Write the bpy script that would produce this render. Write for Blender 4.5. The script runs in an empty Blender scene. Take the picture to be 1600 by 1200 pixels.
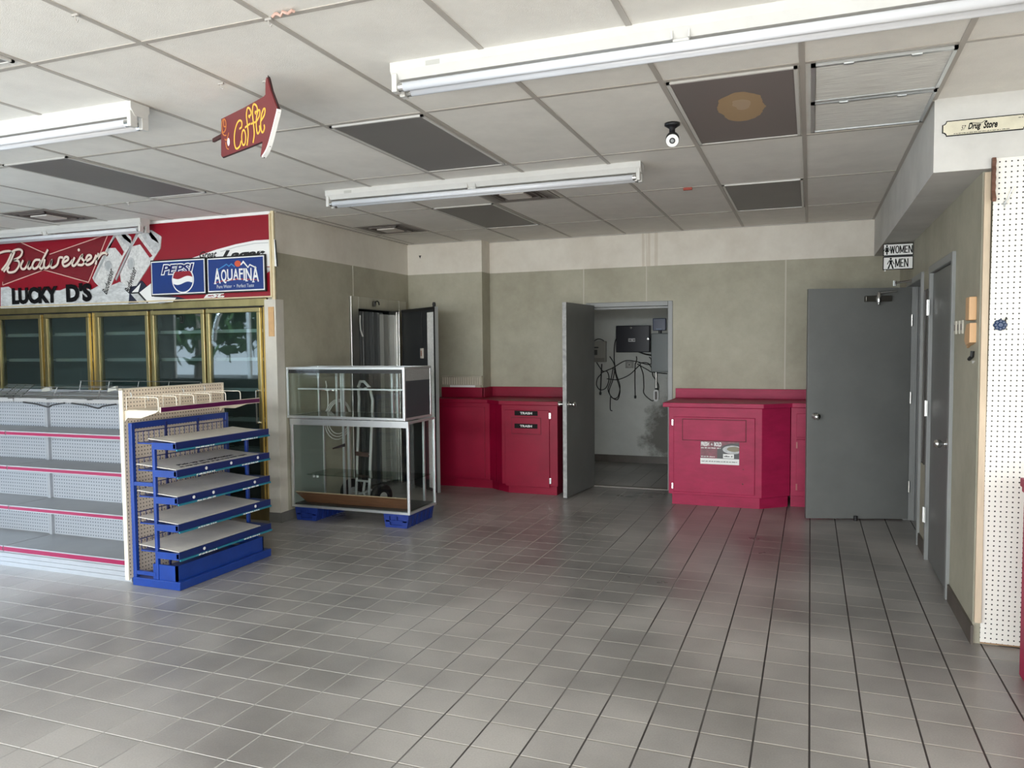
import bpy, math, random, json
from mathutils import Vector, Matrix
random.seed(7)
PI=math.pi
S=bpy.context.scene
COL=S.collection
# ---------------- camera ----------------
cam=bpy.data.cameras.new('camera'); co=bpy.data.objects.new('camera',cam); COL.objects.link(co)
def _rot(a,b,c):
    return Matrix.Rotation(a,3,'Z')@Matrix.Rotation(b,3,'X')@Matrix.Rotation(c,3,'Y')
M=_rot(0.366044246,-0.0540529808,0.00906156518)
right,fwd,up=M@Vector((1,0,0)),M@Vector((0,1,0)),M@Vector((0,0,1))
R3=Matrix((right,up,-fwd)).transposed()
co.matrix_world=Matrix.Translation((0,0,1.5418))@R3.to_4x4()
cam.sensor_width=36; cam.lens=36*1216.1/1600
cam.shift_x=-(800.28-800)/1600; cam.shift_y=(609.8-600)/1600
cam.clip_start=.05
S.camera=co
# ---------------- world, daylight, exposure ----------------
W=bpy.data.worlds.new('sky'); S.world=W; W.use_nodes=True
bg=W.node_tree.nodes['Background']; bg.inputs[0].default_value=(.72,.86,1,1); bg.inputs[1].default_value=3.0
S.view_settings.view_transform='Standard'; S.view_settings.look='None'
S.view_settings.exposure=0.42; S.view_settings.gamma=1; S.view_settings.use_curve_mapping=False
def area(name,loc,rot,sx,sy,power,color):
    l=bpy.data.lights.new(name,'AREA'); l.shape='RECTANGLE'; l.size=sx; l.size_y=sy; l.energy=power; l.color=color
    o=bpy.data.objects.new(name,l); COL.objects.link(o); o.location=loc; o.rotation_euler=rot; return o
# daylight falling through the shop front windows (behind the camera) and the left window
area('front_sky_daylight',(-1.6,-3.12,2.2),(math.radians(28),0,0),9.4,.7,430,(.93,.97,1))
area('front_ground_bounce',(-1.6,-3.12,.6),(math.radians(135),0,0),9.4,.7,230,(1,.95,.87))
area('left_sky_daylight',(-13.0,.4,6.2),(math.radians(50),0,-PI/2),6,3.5,11500,(.62,.80,1))
# ---------------- helpers ----------------
def prop(o,label=None,cat=None,group=None,kind=None):
    if label: o['label']=label
    if cat: o['category']=cat
    if group: o['group']=group
    if kind: o['kind']=kind
    return o
class MB:
    def __init__(s): s.v=[]; s.f=[]
    def add(s,vs,fs):
        n=len(s.v); s.v+= [Vector(v) for v in vs]; s.f+=[[i+n for i in f] for f in fs]; return s
    def box(s,x0,x1,y0,y1,z0,z1,m=None):
        if x0>x1:x0,x1=x1,x0
        if y0>y1:y0,y1=y1,y0
        if z0>z1:z0,z1=z1,z0
        vs=[Vector(p) for p in ((x0,y0,z0),(x1,y0,z0),(x1,y1,z0),(x0,y1,z0),(x0,y0,z1),(x1,y0,z1),(x1,y1,z1),(x0,y1,z1))]
        if m: vs=[m@v for v in vs]
        return s.add(vs,[(0,3,2,1),(4,5,6,7),(0,1,5,4),(1,2,6,5),(2,3,7,6),(3,0,4,7)])
    def prism(s,pts,a,b,fn):
        """pts 2D outline, extruded between a and b; fn(u,v,w)->xyz"""
        n=len(pts)
        vs=[fn(u,v,a) for u,v in pts]+[fn(u,v,b) for u,v in pts]
        fs=[list(range(n))[::-1],list(range(n,2*n))]+[[i,(i+1)%n,n+(i+1)%n,n+i] for i in range(n)]
        return s.add(vs,fs)
    def tube(s,pts,r,n=8,closed=False):
        pts=[Vector(p) for p in pts]; m=len(pts)
        if closed: pts=pts+[pts[0]]; m+=1
        prev=None; rings=[]
        for i,p in enumerate(pts):
            if closed and i in(0,m-1): t=(pts[1]-pts[m-2])
            elif i==0: t=pts[1]-p
            elif i==m-1: t=p-pts[i-1]
            else: t=(pts[i+1]-p).normalized()+(p-pts[i-1]).normalized()
            if t.length<1e-9: t=Vector((0,0,1))
            t.normalize()
            if prev is None:
                a=Vector((0,0,1)) if abs(t.z)<.9 else Vector((1,0,0))
                e=t.cross(a).normalized()
            else:
                e=(prev-t*prev.dot(t)); e=e.normalized() if e.length>1e-6 else t.orthogonal().normalized()
            prev=e; b=t.cross(e)
            rr=r[i%len(r)] if isinstance(r,(list,tuple)) else r
            rings.append([p+(e*math.cos(2*PI*k/n)+b*math.sin(2*PI*k/n))*rr for k in range(n)])
        vs=[v for ring in rings for v in ring]; fs=[]
        for i in range(m-1):
            for k in range(n):
                fs.append([i*n+k,i*n+(k+1)%n,(i+1)*n+(k+1)%n,(i+1)*n+k])
        if not closed: fs+= [list(range(n))[::-1],[(m-1)*n+k for k in range(n)]]
        return s.add(vs,fs)
    def lathe(s,c,axis,prof,n=20):
        """prof: list of (radius,distance along axis)"""
        c=Vector(c); ax=Vector(axis).normalized(); e=ax.orthogonal().normalized(); b=ax.cross(e)
        vs=[];fs=[]
        for r,d in prof:
            vs+=[c+ax*d+(e*math.cos(2*PI*k/n)+b*math.sin(2*PI*k/n))*r for k in range(n)]
        for i in range(len(prof)-1):
            for k in range(n): fs.append([i*n+k,i*n+(k+1)%n,(i+1)*n+(k+1)%n,(i+1)*n+k])
        fs+=[list(range(n))[::-1],[(len(prof)-1)*n+k for k in range(n)]]
        return s.add(vs,fs)
    def ribbon(s,pts,w,a,b,fn):
        """flat stroke of width w along 2D pts, smoothed, between depths a and b"""
        P=smooth(pts,4) if len(pts)>2 else pts
        Lf=[];Rt=[]
        for i,p in enumerate(P):
            q0=P[max(0,i-1)];q1=P[min(len(P)-1,i+1)]
            tx,ty=q1[0]-q0[0],q1[1]-q0[1]; l=math.hypot(tx,ty) or 1
            nx,ny=-ty/l*w/2,tx/l*w/2
            Lf.append((p[0]+nx,p[1]+ny));Rt.append((p[0]-nx,p[1]-ny))
        for i in range(len(P)-1):
            q=[Lf[i],Lf[i+1],Rt[i+1],Rt[i]]
            s.prism(q,a,b,fn)
        return s
    def text(s,body,u0,u1,v0,v1,a,b,fn,bold=0.0,shear=0.0):
        c=bpy.data.curves.new('t','FONT'); c.body=body; c.offset=bold; c.shear=shear; c.extrude=.01; c.resolution_u=3
        o=bpy.data.objects.new('t',c); COL.objects.link(o)
        dg=bpy.context.evaluated_depsgraph_get(); me=o.evaluated_get(dg).to_mesh()
        xs=[v.co.x for v in me.vertices]; ys=[v.co.y for v in me.vertices]
        x0,x1,y0,y1=min(xs),max(xs),min(ys),max(ys)
        vs=[fn(u0+(v.co.x-x0)/(x1-x0)*(u1-u0), v0+(v.co.y-y0)/(y1-y0)*(v1-v0), a if v.co.z<0 else b) for v in me.vertices]
        fs=[list(p.vertices) for p in me.polygons]
        o.evaluated_get(dg).to_mesh_clear(); bpy.data.objects.remove(o); bpy.data.curves.remove(c)
        return s.add(vs,fs)
    def dashes(s,u0,u1,v0,v1,a,b,fn,seed=1):
        """print too small to read in the photograph: word-sized marks"""
        rn=random.Random(seed); u=u0; h=v1-v0
        while u<u1-h*.5:
            w=min(h*rn.uniform(1.2,4.5),u1-u); q=u
            while q<u+w-h*.2:
                t=v1 if rn.random()<.3 else v0+h*.72
                s.prism([(q,v0),(q+h*.38,v0),(q+h*.38,t),(q,t)],a,b,fn); q+=h*.52
            u+=w+h*.7
        return s
    def build(s,name,m,parent=None,local=False,bevel=0,smooth=False,recalc=True,org=None):
        me=bpy.data.meshes.new(name)
        if parent is None:
            if org is None:
                lo=[min(v[i] for v in s.v) for i in range(3)]; hi=[max(v[i] for v in s.v) for i in range(3)]
                org=Vector(((lo[0]+hi[0])/2,(lo[1]+hi[1])/2,lo[2]))
            org=Vector(org); vs=[v-org for v in s.v]
        else:
            vs=s.v if local else [v-base(parent) for v in s.v]
        me.from_pydata([tuple(v) for v in vs],[],s.f); me.update()
        if recalc:
            import bmesh
            bm=bmesh.new(); bm.from_mesh(me); bmesh.ops.recalc_face_normals(bm,faces=bm.faces); bm.to_mesh(me); bm.free()
        if smooth:
            for p in me.polygons: p.use_smooth=True
        me.materials.append(m)
        o=bpy.data.objects.new(name,me); COL.objects.link(o)
        if parent is None: o.location=org
        else: o.parent=parent
        if bevel:
            md=o.modifiers.new('b','BEVEL'); md.width=bevel; md.segments=2; md.limit_method='ANGLE'; md.angle_limit=math.radians(40)
        return o
def base(p):
    v=Vector((0,0,0))
    while p is not None: v=v+p.location; p=p.parent
    return v
def smooth(pts,k):
    out=[]; n=len(pts)
    for i in range(n-1):
        p0=pts[max(0,i-1)];p1=pts[i];p2=pts[i+1];p3=pts[min(n-1,i+2)]
        for j in range(k):
            t=j/k
            out.append(tuple(.5*((2*p1[d])+(-p0[d]+p2[d])*t+(2*p0[d]-5*p1[d]+4*p2[d]-p3[d])*t*t+(-p0[d]+3*p1[d]-3*p2[d]+p3[d])*t**3) for d in range(len(p1))))
    out.append(tuple(pts[-1])); return out
def thing(name,label,cat,loc,rz=0,group=None,kind=None):
    o=bpy.data.objects.new(name,None); COL.objects.link(o); o.location=loc; o.rotation_euler=(0,0,rz); o.empty_display_size=.1
    return prop(o,label,cat,group,kind)
def box(*a): return MB().box(*a)
def FY(Y): # plane facing the camera (-Y): w is distance out of the plane
    return lambda u,v,w:(u,Y-w,v)
def FXp(X): # plane facing -X (right wall): u runs along Y
    return lambda u,v,w:(X-w,u,v)
def dup(root,delta,label=None,group=None,name=None):
    r=root.copy(); COL.objects.link(r); r.location=root.location+Vector(delta)
    if label: r['label']=label
    if group: r['group']=group
    for c in root.children:
        d=c.copy(); COL.objects.link(d); d.parent=r
        for g in c.children:
            e=g.copy(); COL.objects.link(e); e.parent=d
    return r
# ---------------- materials ----------------
def nt(m): return m.node_tree.nodes,m.node_tree.links
def mat(name,col,rough=.6,metal=0.,spec=.5,var=0.,scale=4.,bump=0.,bscale=60.,dirt=None,stretch=(1,1,1),emit=0,coat=0):
    m=bpy.data.materials.new(name); m.use_nodes=True; N,L=nt(m); b=N['Principled BSDF']
    b.inputs['Base Color'].default_value=(*col,1); b.inputs['Roughness'].default_value=rough; b.inputs['Metallic'].default_value=metal
    b.inputs['Specular IOR Level'].default_value=spec; b.inputs['Coat Weight'].default_value=coat
    tc=N.new('ShaderNodeNewGeometry')
    mp=N.new('ShaderNodeMapping'); mp.inputs['Scale'].default_value=stretch; L.new(tc.outputs['Position'],mp.inputs[0])
    if var:
        n=N.new('ShaderNodeTexNoise'); n.inputs['Scale'].default_value=scale; n.inputs['Detail'].default_value=5; n.inputs['Roughness'].default_value=.65
        L.new(mp.outputs[0],n.inputs['Vector'])
        r=N.new('ShaderNodeValToRGB'); r.color_ramp.elements[0].position=.3; r.color_ramp.elements[1].position=.72
        lo=dirt if dirt else tuple(c*(1-var) for c in col)
        r.color_ramp.elements[0].color=(*lo,1); r.color_ramp.elements[1].color=(*[min(1,c*(1+var*.4)) for c in col],1)
        L.new(n.outputs['Fac'],r.inputs[0]); L.new(r.outputs[0],b.inputs['Base Color'])
    if bump:
        n2=N.new('ShaderNodeTexNoise'); n2.inputs['Scale'].default_value=bscale; n2.inputs['Detail'].default_value=3; L.new(mp.outputs[0],n2.inputs['Vector'])
        bp=N.new('ShaderNodeBump'); bp.inputs['Strength'].default_value=bump; bp.inputs['Distance'].default_value=.004
        L.new(n2.outputs['Fac'],bp.inputs['Height']); L.new(bp.outputs[0],b.inputs['Normal'])
    return m
def math_(N,L,op,a,b=None,c=None):
    n=N.new('ShaderNodeMath'); n.operation=op
    for i,x in enumerate((a,b,c)):
        if x is None: continue
        if isinstance(x,(int,float)): n.inputs[i].default_value=x
        else: L.new(x,n.inputs[i])
    return n.outputs[0]
def mixc(N,L,f,a,b):
    n=N.new('ShaderNodeMix'); n.data_type='RGBA'
    if isinstance(f,(int,float)): n.inputs[0].default_value=f
    else: L.new(f,n.inputs[0])
    for i,x in ((6,a),(7,b)):
        if isinstance(x,tuple): n.inputs[i].default_value=(*x,1)
        else: L.new(x,n.inputs[i])
    return n.outputs[2]
def pegmat(name,col,hole,ua,va,sp=.0254,r=.0042,rough=.5,var=.05):
    """perforated hardboard: holes on a square grid in world axes ua,va"""
    m=mat(name,col,rough); N,L=nt(m); b=N['Principled BSDF']
    g=N.new('ShaderNodeNewGeometry'); sx=N.new('ShaderNodeSeparateXYZ'); L.new(g.outputs['Position'],sx.inputs[0])
    def cell(o):
        t=math_(N,L,'MULTIPLY',sx.outputs[o],1/sp); f=math_(N,L,'FRACT',math_(N,L,'ADD',t,1000.)); return math_(N,L,'SUBTRACT',f,.5)
    u=cell(ua); v=cell(va)
    d=math_(N,L,'SQRT',math_(N,L,'ADD',math_(N,L,'MULTIPLY',u,u),math_(N,L,'MULTIPLY',v,v)))
    k=math_(N,L,'LESS_THAN',d,r/sp)
    n=N.new('ShaderNodeTexNoise'); n.inputs['Scale'].default_value=3; L.new(g.outputs['Position'],n.inputs[0])
    c0=mixc(N,L,n.outputs['Fac'],tuple(c*(1-var) for c in col),tuple(min(1,c*(1+var)) for c in col))
    L.new(mixc(N,L,k,c0,hole),b.inputs['Base Color'])
    return m
def glassmat(name,tint=(1,1,1),refl=1.0,rough=.02):
    m=bpy.data.materials.new(name); m.use_nodes=True; N,L=nt(m)
    for n in list(N):
        if n.type!='OUTPUT_MATERIAL': N.remove(n)
    out=[n for n in N if n.type=='OUTPUT_MATERIAL'][0]
    t=N.new('ShaderNodeBsdfTransparent'); t.inputs[0].default_value=(*tint,1)
    g=N.new('ShaderNodeBsdfGlossy'); g.inputs['Roughness'].default_value=rough
    gg=N.new('ShaderNodeNewGeometry'); dt=N.new('ShaderNodeVectorMath'); dt.operation='DOT_PRODUCT'
    L.new(gg.outputs['Incoming'],dt.inputs[0]); L.new(gg.outputs['Normal'],dt.inputs[1])
    c=math_(N,L,'SUBTRACT',1.0,math_(N,L,'ABSOLUTE',dt.outputs['Value']))
    sch=math_(N,L,'ADD',math_(N,L,'MULTIPLY',math_(N,L,'POWER',c,5.0),.96),.045)
    mx=N.new('ShaderNodeMixShader'); k=math_(N,L,'MULTIPLY',sch,refl)
    k=math_(N,L,'MINIMUM',k,1.0)
    L.new(k,mx.inputs[0]); L.new(t.outputs[0],mx.inputs[1]); L.new(g.outputs[0],mx.inputs[2]); L.new(mx.outputs[0],out.inputs[0])
    return m

# outlines of the printed artwork, in metres on the plane of each sign
A=json.loads('''{"bud":[[[-7.829,2.571],[-7.743,2.584],[-7.66,2.57],[-7.722,2.468],[-7.812,2.393]],[[-7.611,2.574],[-7.672,2.485],[-7.733,2.419],[-7.784,2.377]],[[-7.674,2.563],[-7.603,2.588],[-7.534,2.592],[-7.501,2.564],[-7.538,2.517],[-7.63,2.488]],[[-7.63,2.488],[-7.562,2.475],[-7.555,2.431],[-7.616,2.375],[-7.701,2.366],[-7.727,2.39],[-7.7,2.423]],[[-7.492,2.481],[-7.53,2.425],[-7.511,2.392],[-7.463,2.402],[-7.4,2.472]],[[-7.4,2.472],[-7.432,2.415],[-7.413,2.389],[-7.369,2.412]],[[-7.255,2.472],[-7.322,2.473],[-7.366,2.422],[-7.341,2.387],[-7.285,2.409],[-7.239,2.469]],[[-7.139,2.569],[-7.24,2.445],[-7.265,2.408],[-7.24,2.383],[-7.205,2.405]],[[-7.187,2.476],[-7.204,2.414],[-7.179,2.385],[-7.124,2.411],[-7.088,2.466],[-7.111,2.41],[-7.086,2.385],[-7.018,2.415],[-6.986,2.48],[-6.936,2.478]],[[-6.938,2.43],[-6.872,2.454],[-6.868,2.478],[-6.907,2.481],[-6.945,2.431],[-6.921,2.394],[-6.861,2.408],[-6.805,2.452]],[[-6.778,2.474],[-6.816,2.415],[-6.795,2.391],[-6.745,2.421],[-6.703,2.471]],[[-6.719,2.543],[-6.711,2.545]],[[-6.703,2.471],[-6.67,2.494],[-6.688,2.465],[-6.652,2.426],[-6.682,2.395],[-6.743,2.402]],[[-6.653,2.417],[-6.564,2.457],[-6.569,2.483],[-6.607,2.48],[-6.636,2.425],[-6.612,2.392],[-6.541,2.416],[-6.491,2.483]],[[-6.462,2.5],[-6.505,2.391]],[[-6.49,2.432],[-6.425,2.489],[-6.375,2.496],[-6.351,2.478]]],"cof_out":[[0.0048,2.6865],[0.0252,2.685],[0.2728,2.6765],[0.5022,2.6741],[0.5176,2.679],[0.5197,2.7274],[0.5303,2.7507],[0.54,2.7465],[0.5691,2.6837],[0.6321,2.5896],[0.6274,2.577],[0.5304,2.4522],[0.4649,2.4153],[0.448,2.4192],[0.4751,2.4826],[0.2785,2.489],[0.0009,2.5002],[-0.0106,2.5121]],"cof":[[[0.2248,2.5909],[0.2485,2.5933],[0.2546,2.6142],[0.2321,2.6284],[0.1984,2.6209],[0.1704,2.5912],[0.1601,2.5556],[0.1672,2.5202],[0.1902,2.5044],[0.2239,2.5109],[0.2395,2.532]],[[0.2937,2.5358],[0.2924,2.5512],[0.287,2.5645],[0.2783,2.5731],[0.2681,2.5753],[0.2585,2.5705],[0.2513,2.5598],[0.248,2.5452],[0.2492,2.5296],[0.2548,2.5162],[0.2635,2.5077],[0.2737,2.5057],[0.2833,2.5105],[0.2904,2.5213],[0.2937,2.5358]],[[0.3463,2.6159],[0.3335,2.6261],[0.3558,2.6246],[0.3612,2.6379],[0.3446,2.658],[0.3224,2.6632],[0.3086,2.6353],[0.3174,2.5895],[0.3235,2.5443],[0.3066,2.4964]],[[0.2895,2.5827],[0.3489,2.5881]],[[0.4129,2.6171],[0.4048,2.6279],[0.4265,2.6265],[0.4277,2.6441],[0.407,2.6615],[0.3849,2.6613],[0.3765,2.6272],[0.3855,2.5747],[0.3897,2.5305],[0.3741,2.4958]],[[0.3577,2.5844],[0.4193,2.5817]],[[0.4105,2.58],[0.4463,2.5971],[0.4563,2.6197],[0.4396,2.6271],[0.4207,2.6029],[0.4141,2.5685],[0.4207,2.5348],[0.4331,2.5251],[0.4512,2.5391],[0.4481,2.5576]],[[0.4663,2.5749],[0.5013,2.5918],[0.5111,2.6141],[0.4989,2.6205],[0.4767,2.6044],[0.4617,2.5688],[0.4662,2.5324],[0.4825,2.5201],[0.5004,2.5357],[0.4963,2.5507]],[[0.0318,2.6785],[0.0133,2.6632],[0.0175,2.6235],[0.0403,2.6148],[0.0616,2.6296],[0.0609,2.6605],[0.0399,2.6767],[0.0373,2.6425],[0.0592,2.6378]],[[0.0101,2.6212],[0.0341,2.6006],[0.062,2.5941]],[[0.0427,2.5795],[0.0673,2.5707],[0.0945,2.5996]],[[0.0536,2.5619],[0.0645,2.5327],[0.0888,2.5222]]],"cup":[[0.1031,2.5539],[0.1005,2.5448],[0.095,2.5389],[0.0879,2.5377],[0.0812,2.5416],[0.0767,2.5495],[0.0755,2.5594],[0.0781,2.5685],[0.0837,2.5744],[0.0907,2.5755],[0.0974,2.5716],[0.1019,2.5636]],"stick":[[-0.128,2.6123],[-0.0026,2.5895]],"bow":[[-7.57,2.679],[-7.197,2.536],[-7.131,2.523],[-6.341,2.677],[-6.621,2.224],[-7.22,2.372],[-7.821,2.241],[-7.819,2.276]],"snow":[[-7.851,2.218],[-7.738,2.223],[-7.67,2.182],[-7.006,2.159],[-6.873,2.192],[-6.58,2.153],[-6.49,2.187],[-6.418,2.129],[-6.328,2.181],[-6.216,2.213],[-6.096,2.172],[-5.999,2.187],[-5.954,2.131],[-5.815,2.054],[-5.724,1.989],[-5.654,1.994],[-7.865,2.001]],"can1":[[-6.248,2.685],[-6.109,2.672],[-6.051,2.632],[-6.042,2.569],[-6.143,2.456],[-6.355,2.136],[-6.418,2.129],[-6.538,2.226],[-6.562,2.264],[-6.466,2.408]],"can2":[[-5.958,2.685],[-5.788,2.679],[-5.674,2.61],[-5.69,2.505],[-5.752,2.437],[-6.0,2.169],[-6.097,2.159],[-6.192,2.212],[-6.2,2.286],[-6.083,2.453]],"can1_top":[[-6.236,2.68],[-6.109,2.672],[-6.042,2.569],[-6.079,2.535],[-6.161,2.594]],"can2_top":[[-5.941,2.68],[-5.788,2.679],[-5.685,2.62],[-5.69,2.505],[-5.751,2.454],[-5.863,2.568]],"can1_hole":[[-6.187,2.681],[-6.133,2.673],[-6.046,2.596],[-6.054,2.569],[-6.136,2.619]],"can2_hole":[[-5.841,2.669],[-5.8,2.666],[-5.722,2.586],[-5.7,2.549],[-5.791,2.599]],"can1_red":[[-6.244,2.644],[-6.142,2.493],[-6.168,2.458],[-6.249,2.539],[-6.348,2.54]],"can2_red":[[-5.955,2.627],[-5.787,2.438],[-5.822,2.422],[-5.935,2.554],[-6.031,2.541]],"can1_edge":[[-6.262,2.658],[-6.238,2.648],[-6.538,2.24],[-6.549,2.264]],"can2_edge":[[-5.971,2.673],[-5.947,2.667],[-6.252,2.224],[-6.264,2.243]],"seal1":[[-6.3,2.368],[-6.303,2.352],[-6.311,2.337],[-6.323,2.326],[-6.337,2.319],[-6.353,2.317],[-6.368,2.32],[-6.382,2.329],[-6.392,2.341],[-6.399,2.356],[-6.4,2.373],[-6.397,2.389],[-6.389,2.404],[-6.377,2.415],[-6.363,2.422],[-6.347,2.424],[-6.332,2.42],[-6.318,2.412],[-6.308,2.4],[-6.301,2.385]],"seal2":[[-6.01,2.377],[-6.013,2.359],[-6.02,2.343],[-6.031,2.331],[-6.045,2.323],[-6.059,2.321],[-6.074,2.324],[-6.086,2.333],[-6.096,2.347],[-6.102,2.363],[-6.103,2.382],[-6.1,2.4],[-6.093,2.416],[-6.082,2.428],[-6.068,2.436],[-6.054,2.438],[-6.039,2.435],[-6.027,2.426],[-6.017,2.412],[-6.011,2.396]],"seal1b":[[-6.32,2.369],[-6.322,2.358],[-6.327,2.348],[-6.334,2.34],[-6.342,2.335],[-6.352,2.334],[-6.361,2.336],[-6.369,2.341],[-6.375,2.35],[-6.379,2.36],[-6.38,2.372],[-6.378,2.383],[-6.373,2.393],[-6.366,2.401],[-6.357,2.406],[-6.348,2.407],[-6.339,2.405],[-6.331,2.399],[-6.325,2.391],[-6.321,2.38]],"seal2b":[[-6.029,2.378],[-6.031,2.366],[-6.036,2.355],[-6.042,2.346],[-6.05,2.34],[-6.058,2.339],[-6.067,2.341],[-6.074,2.347],[-6.079,2.357],[-6.083,2.368],[-6.084,2.381],[-6.082,2.393],[-6.077,2.404],[-6.071,2.413],[-6.063,2.419],[-6.055,2.42],[-6.046,2.418],[-6.039,2.412],[-6.034,2.402],[-6.03,2.391]],"rib1":[[-5.326,2.396],[-5.037,2.459],[-4.82,2.494],[-4.609,2.516],[-4.398,2.514],[-4.38,2.278],[-4.462,2.281],[-4.722,2.292],[-5.153,2.288]],"rib_line":[[-4.994,2.44],[-4.821,2.473],[-4.61,2.493],[-4.466,2.491],[-4.466,2.485],[-4.61,2.487],[-4.821,2.466],[-4.992,2.434]],"rib_edge":[[-4.399,2.512],[-4.385,2.507],[-4.37,2.276],[-4.384,2.277]],"fold_dark":[[-6.08,2.184],[-5.934,2.215],[-5.798,2.084],[-5.499,2.047],[-5.342,2.007],[-6.112,2.003]],"fold_white":[[-5.976,2.099],[-5.805,2.192],[-5.788,2.056],[-5.522,2.039],[-5.569,2.0],[-5.861,2.004]],"fold_tri":[[-6.078,2.097],[-5.947,2.192],[-5.987,2.103]],"fold_grey":[[-6.078,2.093],[-5.988,2.094],[-5.879,2.001],[-5.98,2.002]],"fold_blk1":[[-6.083,2.107],[-5.975,2.108],[-5.861,2.004],[-5.879,1.999],[-5.988,2.094],[-6.078,2.093]],"rib_low":[[-4.493,2.275],[-4.411,2.272],[-4.484,2.225]],"est1":[[-5.229,2.038],[-4.75,2.066],[-4.805,2.016],[-5.252,2.004]],"pep":[[-5.791,2.384],[-5.136,2.385],[-5.141,2.063],[-5.779,2.049]],"aqu":[[-5.125,2.387],[-4.479,2.381],[-4.484,2.065],[-5.13,2.067]],"drop":[[-5.492,2.275],[-5.391,2.275],[-5.296,2.266],[-5.286,2.222],[-5.294,2.17],[-5.324,2.119],[-5.398,2.087],[-5.454,2.097],[-5.503,2.152],[-5.521,2.214]],"dropr":[[-5.487,2.273],[-5.301,2.265],[-5.297,2.232],[-5.358,2.238],[-5.427,2.218],[-5.512,2.227]],"dropw":[[-5.512,2.227],[-5.427,2.218],[-5.358,2.238],[-5.297,2.232],[-5.29,2.196],[-5.36,2.203],[-5.429,2.176],[-5.513,2.198]],"mtn":[[-4.746,2.306],[-4.714,2.341],[-4.663,2.285],[-4.644,2.308],[-4.57,2.273],[-4.575,2.265],[-4.644,2.295],[-4.664,2.271],[-4.714,2.321],[-4.738,2.3]],"mtnb":[[-5.01,2.271],[-4.9,2.322],[-4.874,2.303],[-4.847,2.323],[-4.805,2.294],[-4.811,2.286],[-4.847,2.311],[-4.874,2.292],[-4.9,2.311],[-4.999,2.266]],"sun":[[-4.741,2.314],[-4.743,2.306],[-4.748,2.298],[-4.756,2.292],[-4.766,2.289],[-4.777,2.288],[-4.787,2.29],[-4.797,2.294],[-4.804,2.301],[-4.809,2.309],[-4.811,2.318],[-4.809,2.326],[-4.803,2.334],[-4.795,2.339],[-4.786,2.343],[-4.775,2.344],[-4.764,2.342],[-4.754,2.337],[-4.747,2.331],[-4.742,2.323]],"swoosh":[[-5.063,2.153],[-4.965,2.173],[-4.782,2.186],[-4.604,2.173],[-4.532,2.158],[-4.605,2.165],[-4.783,2.174],[-4.965,2.162]],"t_pepsi":[[-5.661,2.353],[-5.263,2.252]],"t_aq":[[-5.068,2.295],[-4.533,2.137]],"t_pw":[[-5.014,2.147],[-4.607,2.106]],"t_great":[[-5.235,2.446],[-5.034,2.386]],"t_lager":[[-4.989,2.439],[-4.495,2.363]],"t_est":[[-5.194,2.072],[-4.988,2.005]],"t_bud":[[-7.813,2.374],[-6.336,2.53]],"t_lucky":[[-7.679,2.045],[-7.017,2.206]],"t_ds":[[-6.908,2.04],[-6.571,2.213]]}''')
# ---------------- materials used ----------------
H=2.7616; WL=-4.41; WR=.795; WB=8.36; XL=-9.0; YF=-3.2; XR=3.2; CF=5.72
wallm=mat('wall_greige',(.36,.345,.275),.75,var=.16,scale=1.6,bump=.25,bscale=120)
wallu=mat('wall_cream',(.74,.70,.62),.7,var=.10,scale=2.2,bump=.1,bscale=80)
def wall_two_tone():
    """grey-beige panel below 2.405 m, cream paint above, brown water stain streaks on the back wall"""
    m=mat('wall_two_tone',(.4,.38,.3),.62,spec=.4,bump=.3,bscale=140); N,L=nt(m); b=N['Principled BSDF']
    g=N.new('ShaderNodeNewGeometry'); sx=N.new('ShaderNodeSeparateXYZ'); L.new(g.outputs['Position'],sx.inputs[0])
    k=math_(N,L,'GREATER_THAN',sx.outputs[2],2.405)
    n=N.new('ShaderNodeTexNoise'); n.inputs['Scale'].default_value=1.4; n.inputs['Detail'].default_value=6; n.inputs['Roughness'].default_value=.7; L.new(g.outputs['Position'],n.inputs[0])
    r=N.new('ShaderNodeValToRGB'); r.color_ramp.elements[0].position=.35; r.color_ramp.elements[1].position=.7
    r.color_ramp.elements[0].color=(.33,.31,.235,1); r.color_ramp.elements[1].color=(.46,.44,.345,1); L.new(n.outputs[0],r.inputs[0])
    r2=N.new('ShaderNodeValToRGB'); r2.color_ramp.elements[0].position=.3; r2.color_ramp.elements[1].position=.6
    r2.color_ramp.elements[0].color=(.62,.57,.49,1); r2.color_ramp.elements[1].color=(.74,.70,.62,1); L.new(n.outputs[0],r2.inputs[0])
    # streaks running down at x about -1.65
    mp=N.new('ShaderNodeMapping'); mp.inputs['Scale'].default_value=(45,1,.6); L.new(g.outputs['Position'],mp.inputs[0])
    s=N.new('ShaderNodeTexNoise'); s.inputs['Scale'].default_value=1; L.new(mp.outputs[0],s.inputs[0])
    st=math_(N,L,'GREATER_THAN',s.outputs[0],.55)
    dx=math_(N,L,'ABSOLUTE',math_(N,L,'ADD',sx.outputs[0],1.62)); near=math_(N,L,'LESS_THAN',dx,.10)
    up=mixc(N,L,math_(N,L,'MULTIPLY',math_(N,L,'MULTIPLY',st,near),.3),r2.outputs[0],(.36,.27,.16))
    L.new(mixc(N,L,k,r.outputs[0],up),b.inputs['Base Color'])
    return m
two=wall_two_tone()
ceilm=mat('ceiling_tile',(.80,.775,.72),.9,spec=.2,var=.07,scale=5,bump=.35,bscale=260)
tbar=mat('ceiling_grid_metal',(.43,.40,.36),.5)
greyp=mat('grey_door_paint',(.155,.16,.152),.42,var=.14,scale=2.5,bump=.05,bscale=30)
greyf=mat('grey_frame_paint',(.25,.257,.25),.4,var=.12,scale=4)
edgep=mat('worn_light_edge',(.42,.42,.41),.5,var=.45,scale=22)
basem=mat('brown_base_tile',(.10,.085,.07),.45,var=.25,scale=6)
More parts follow.
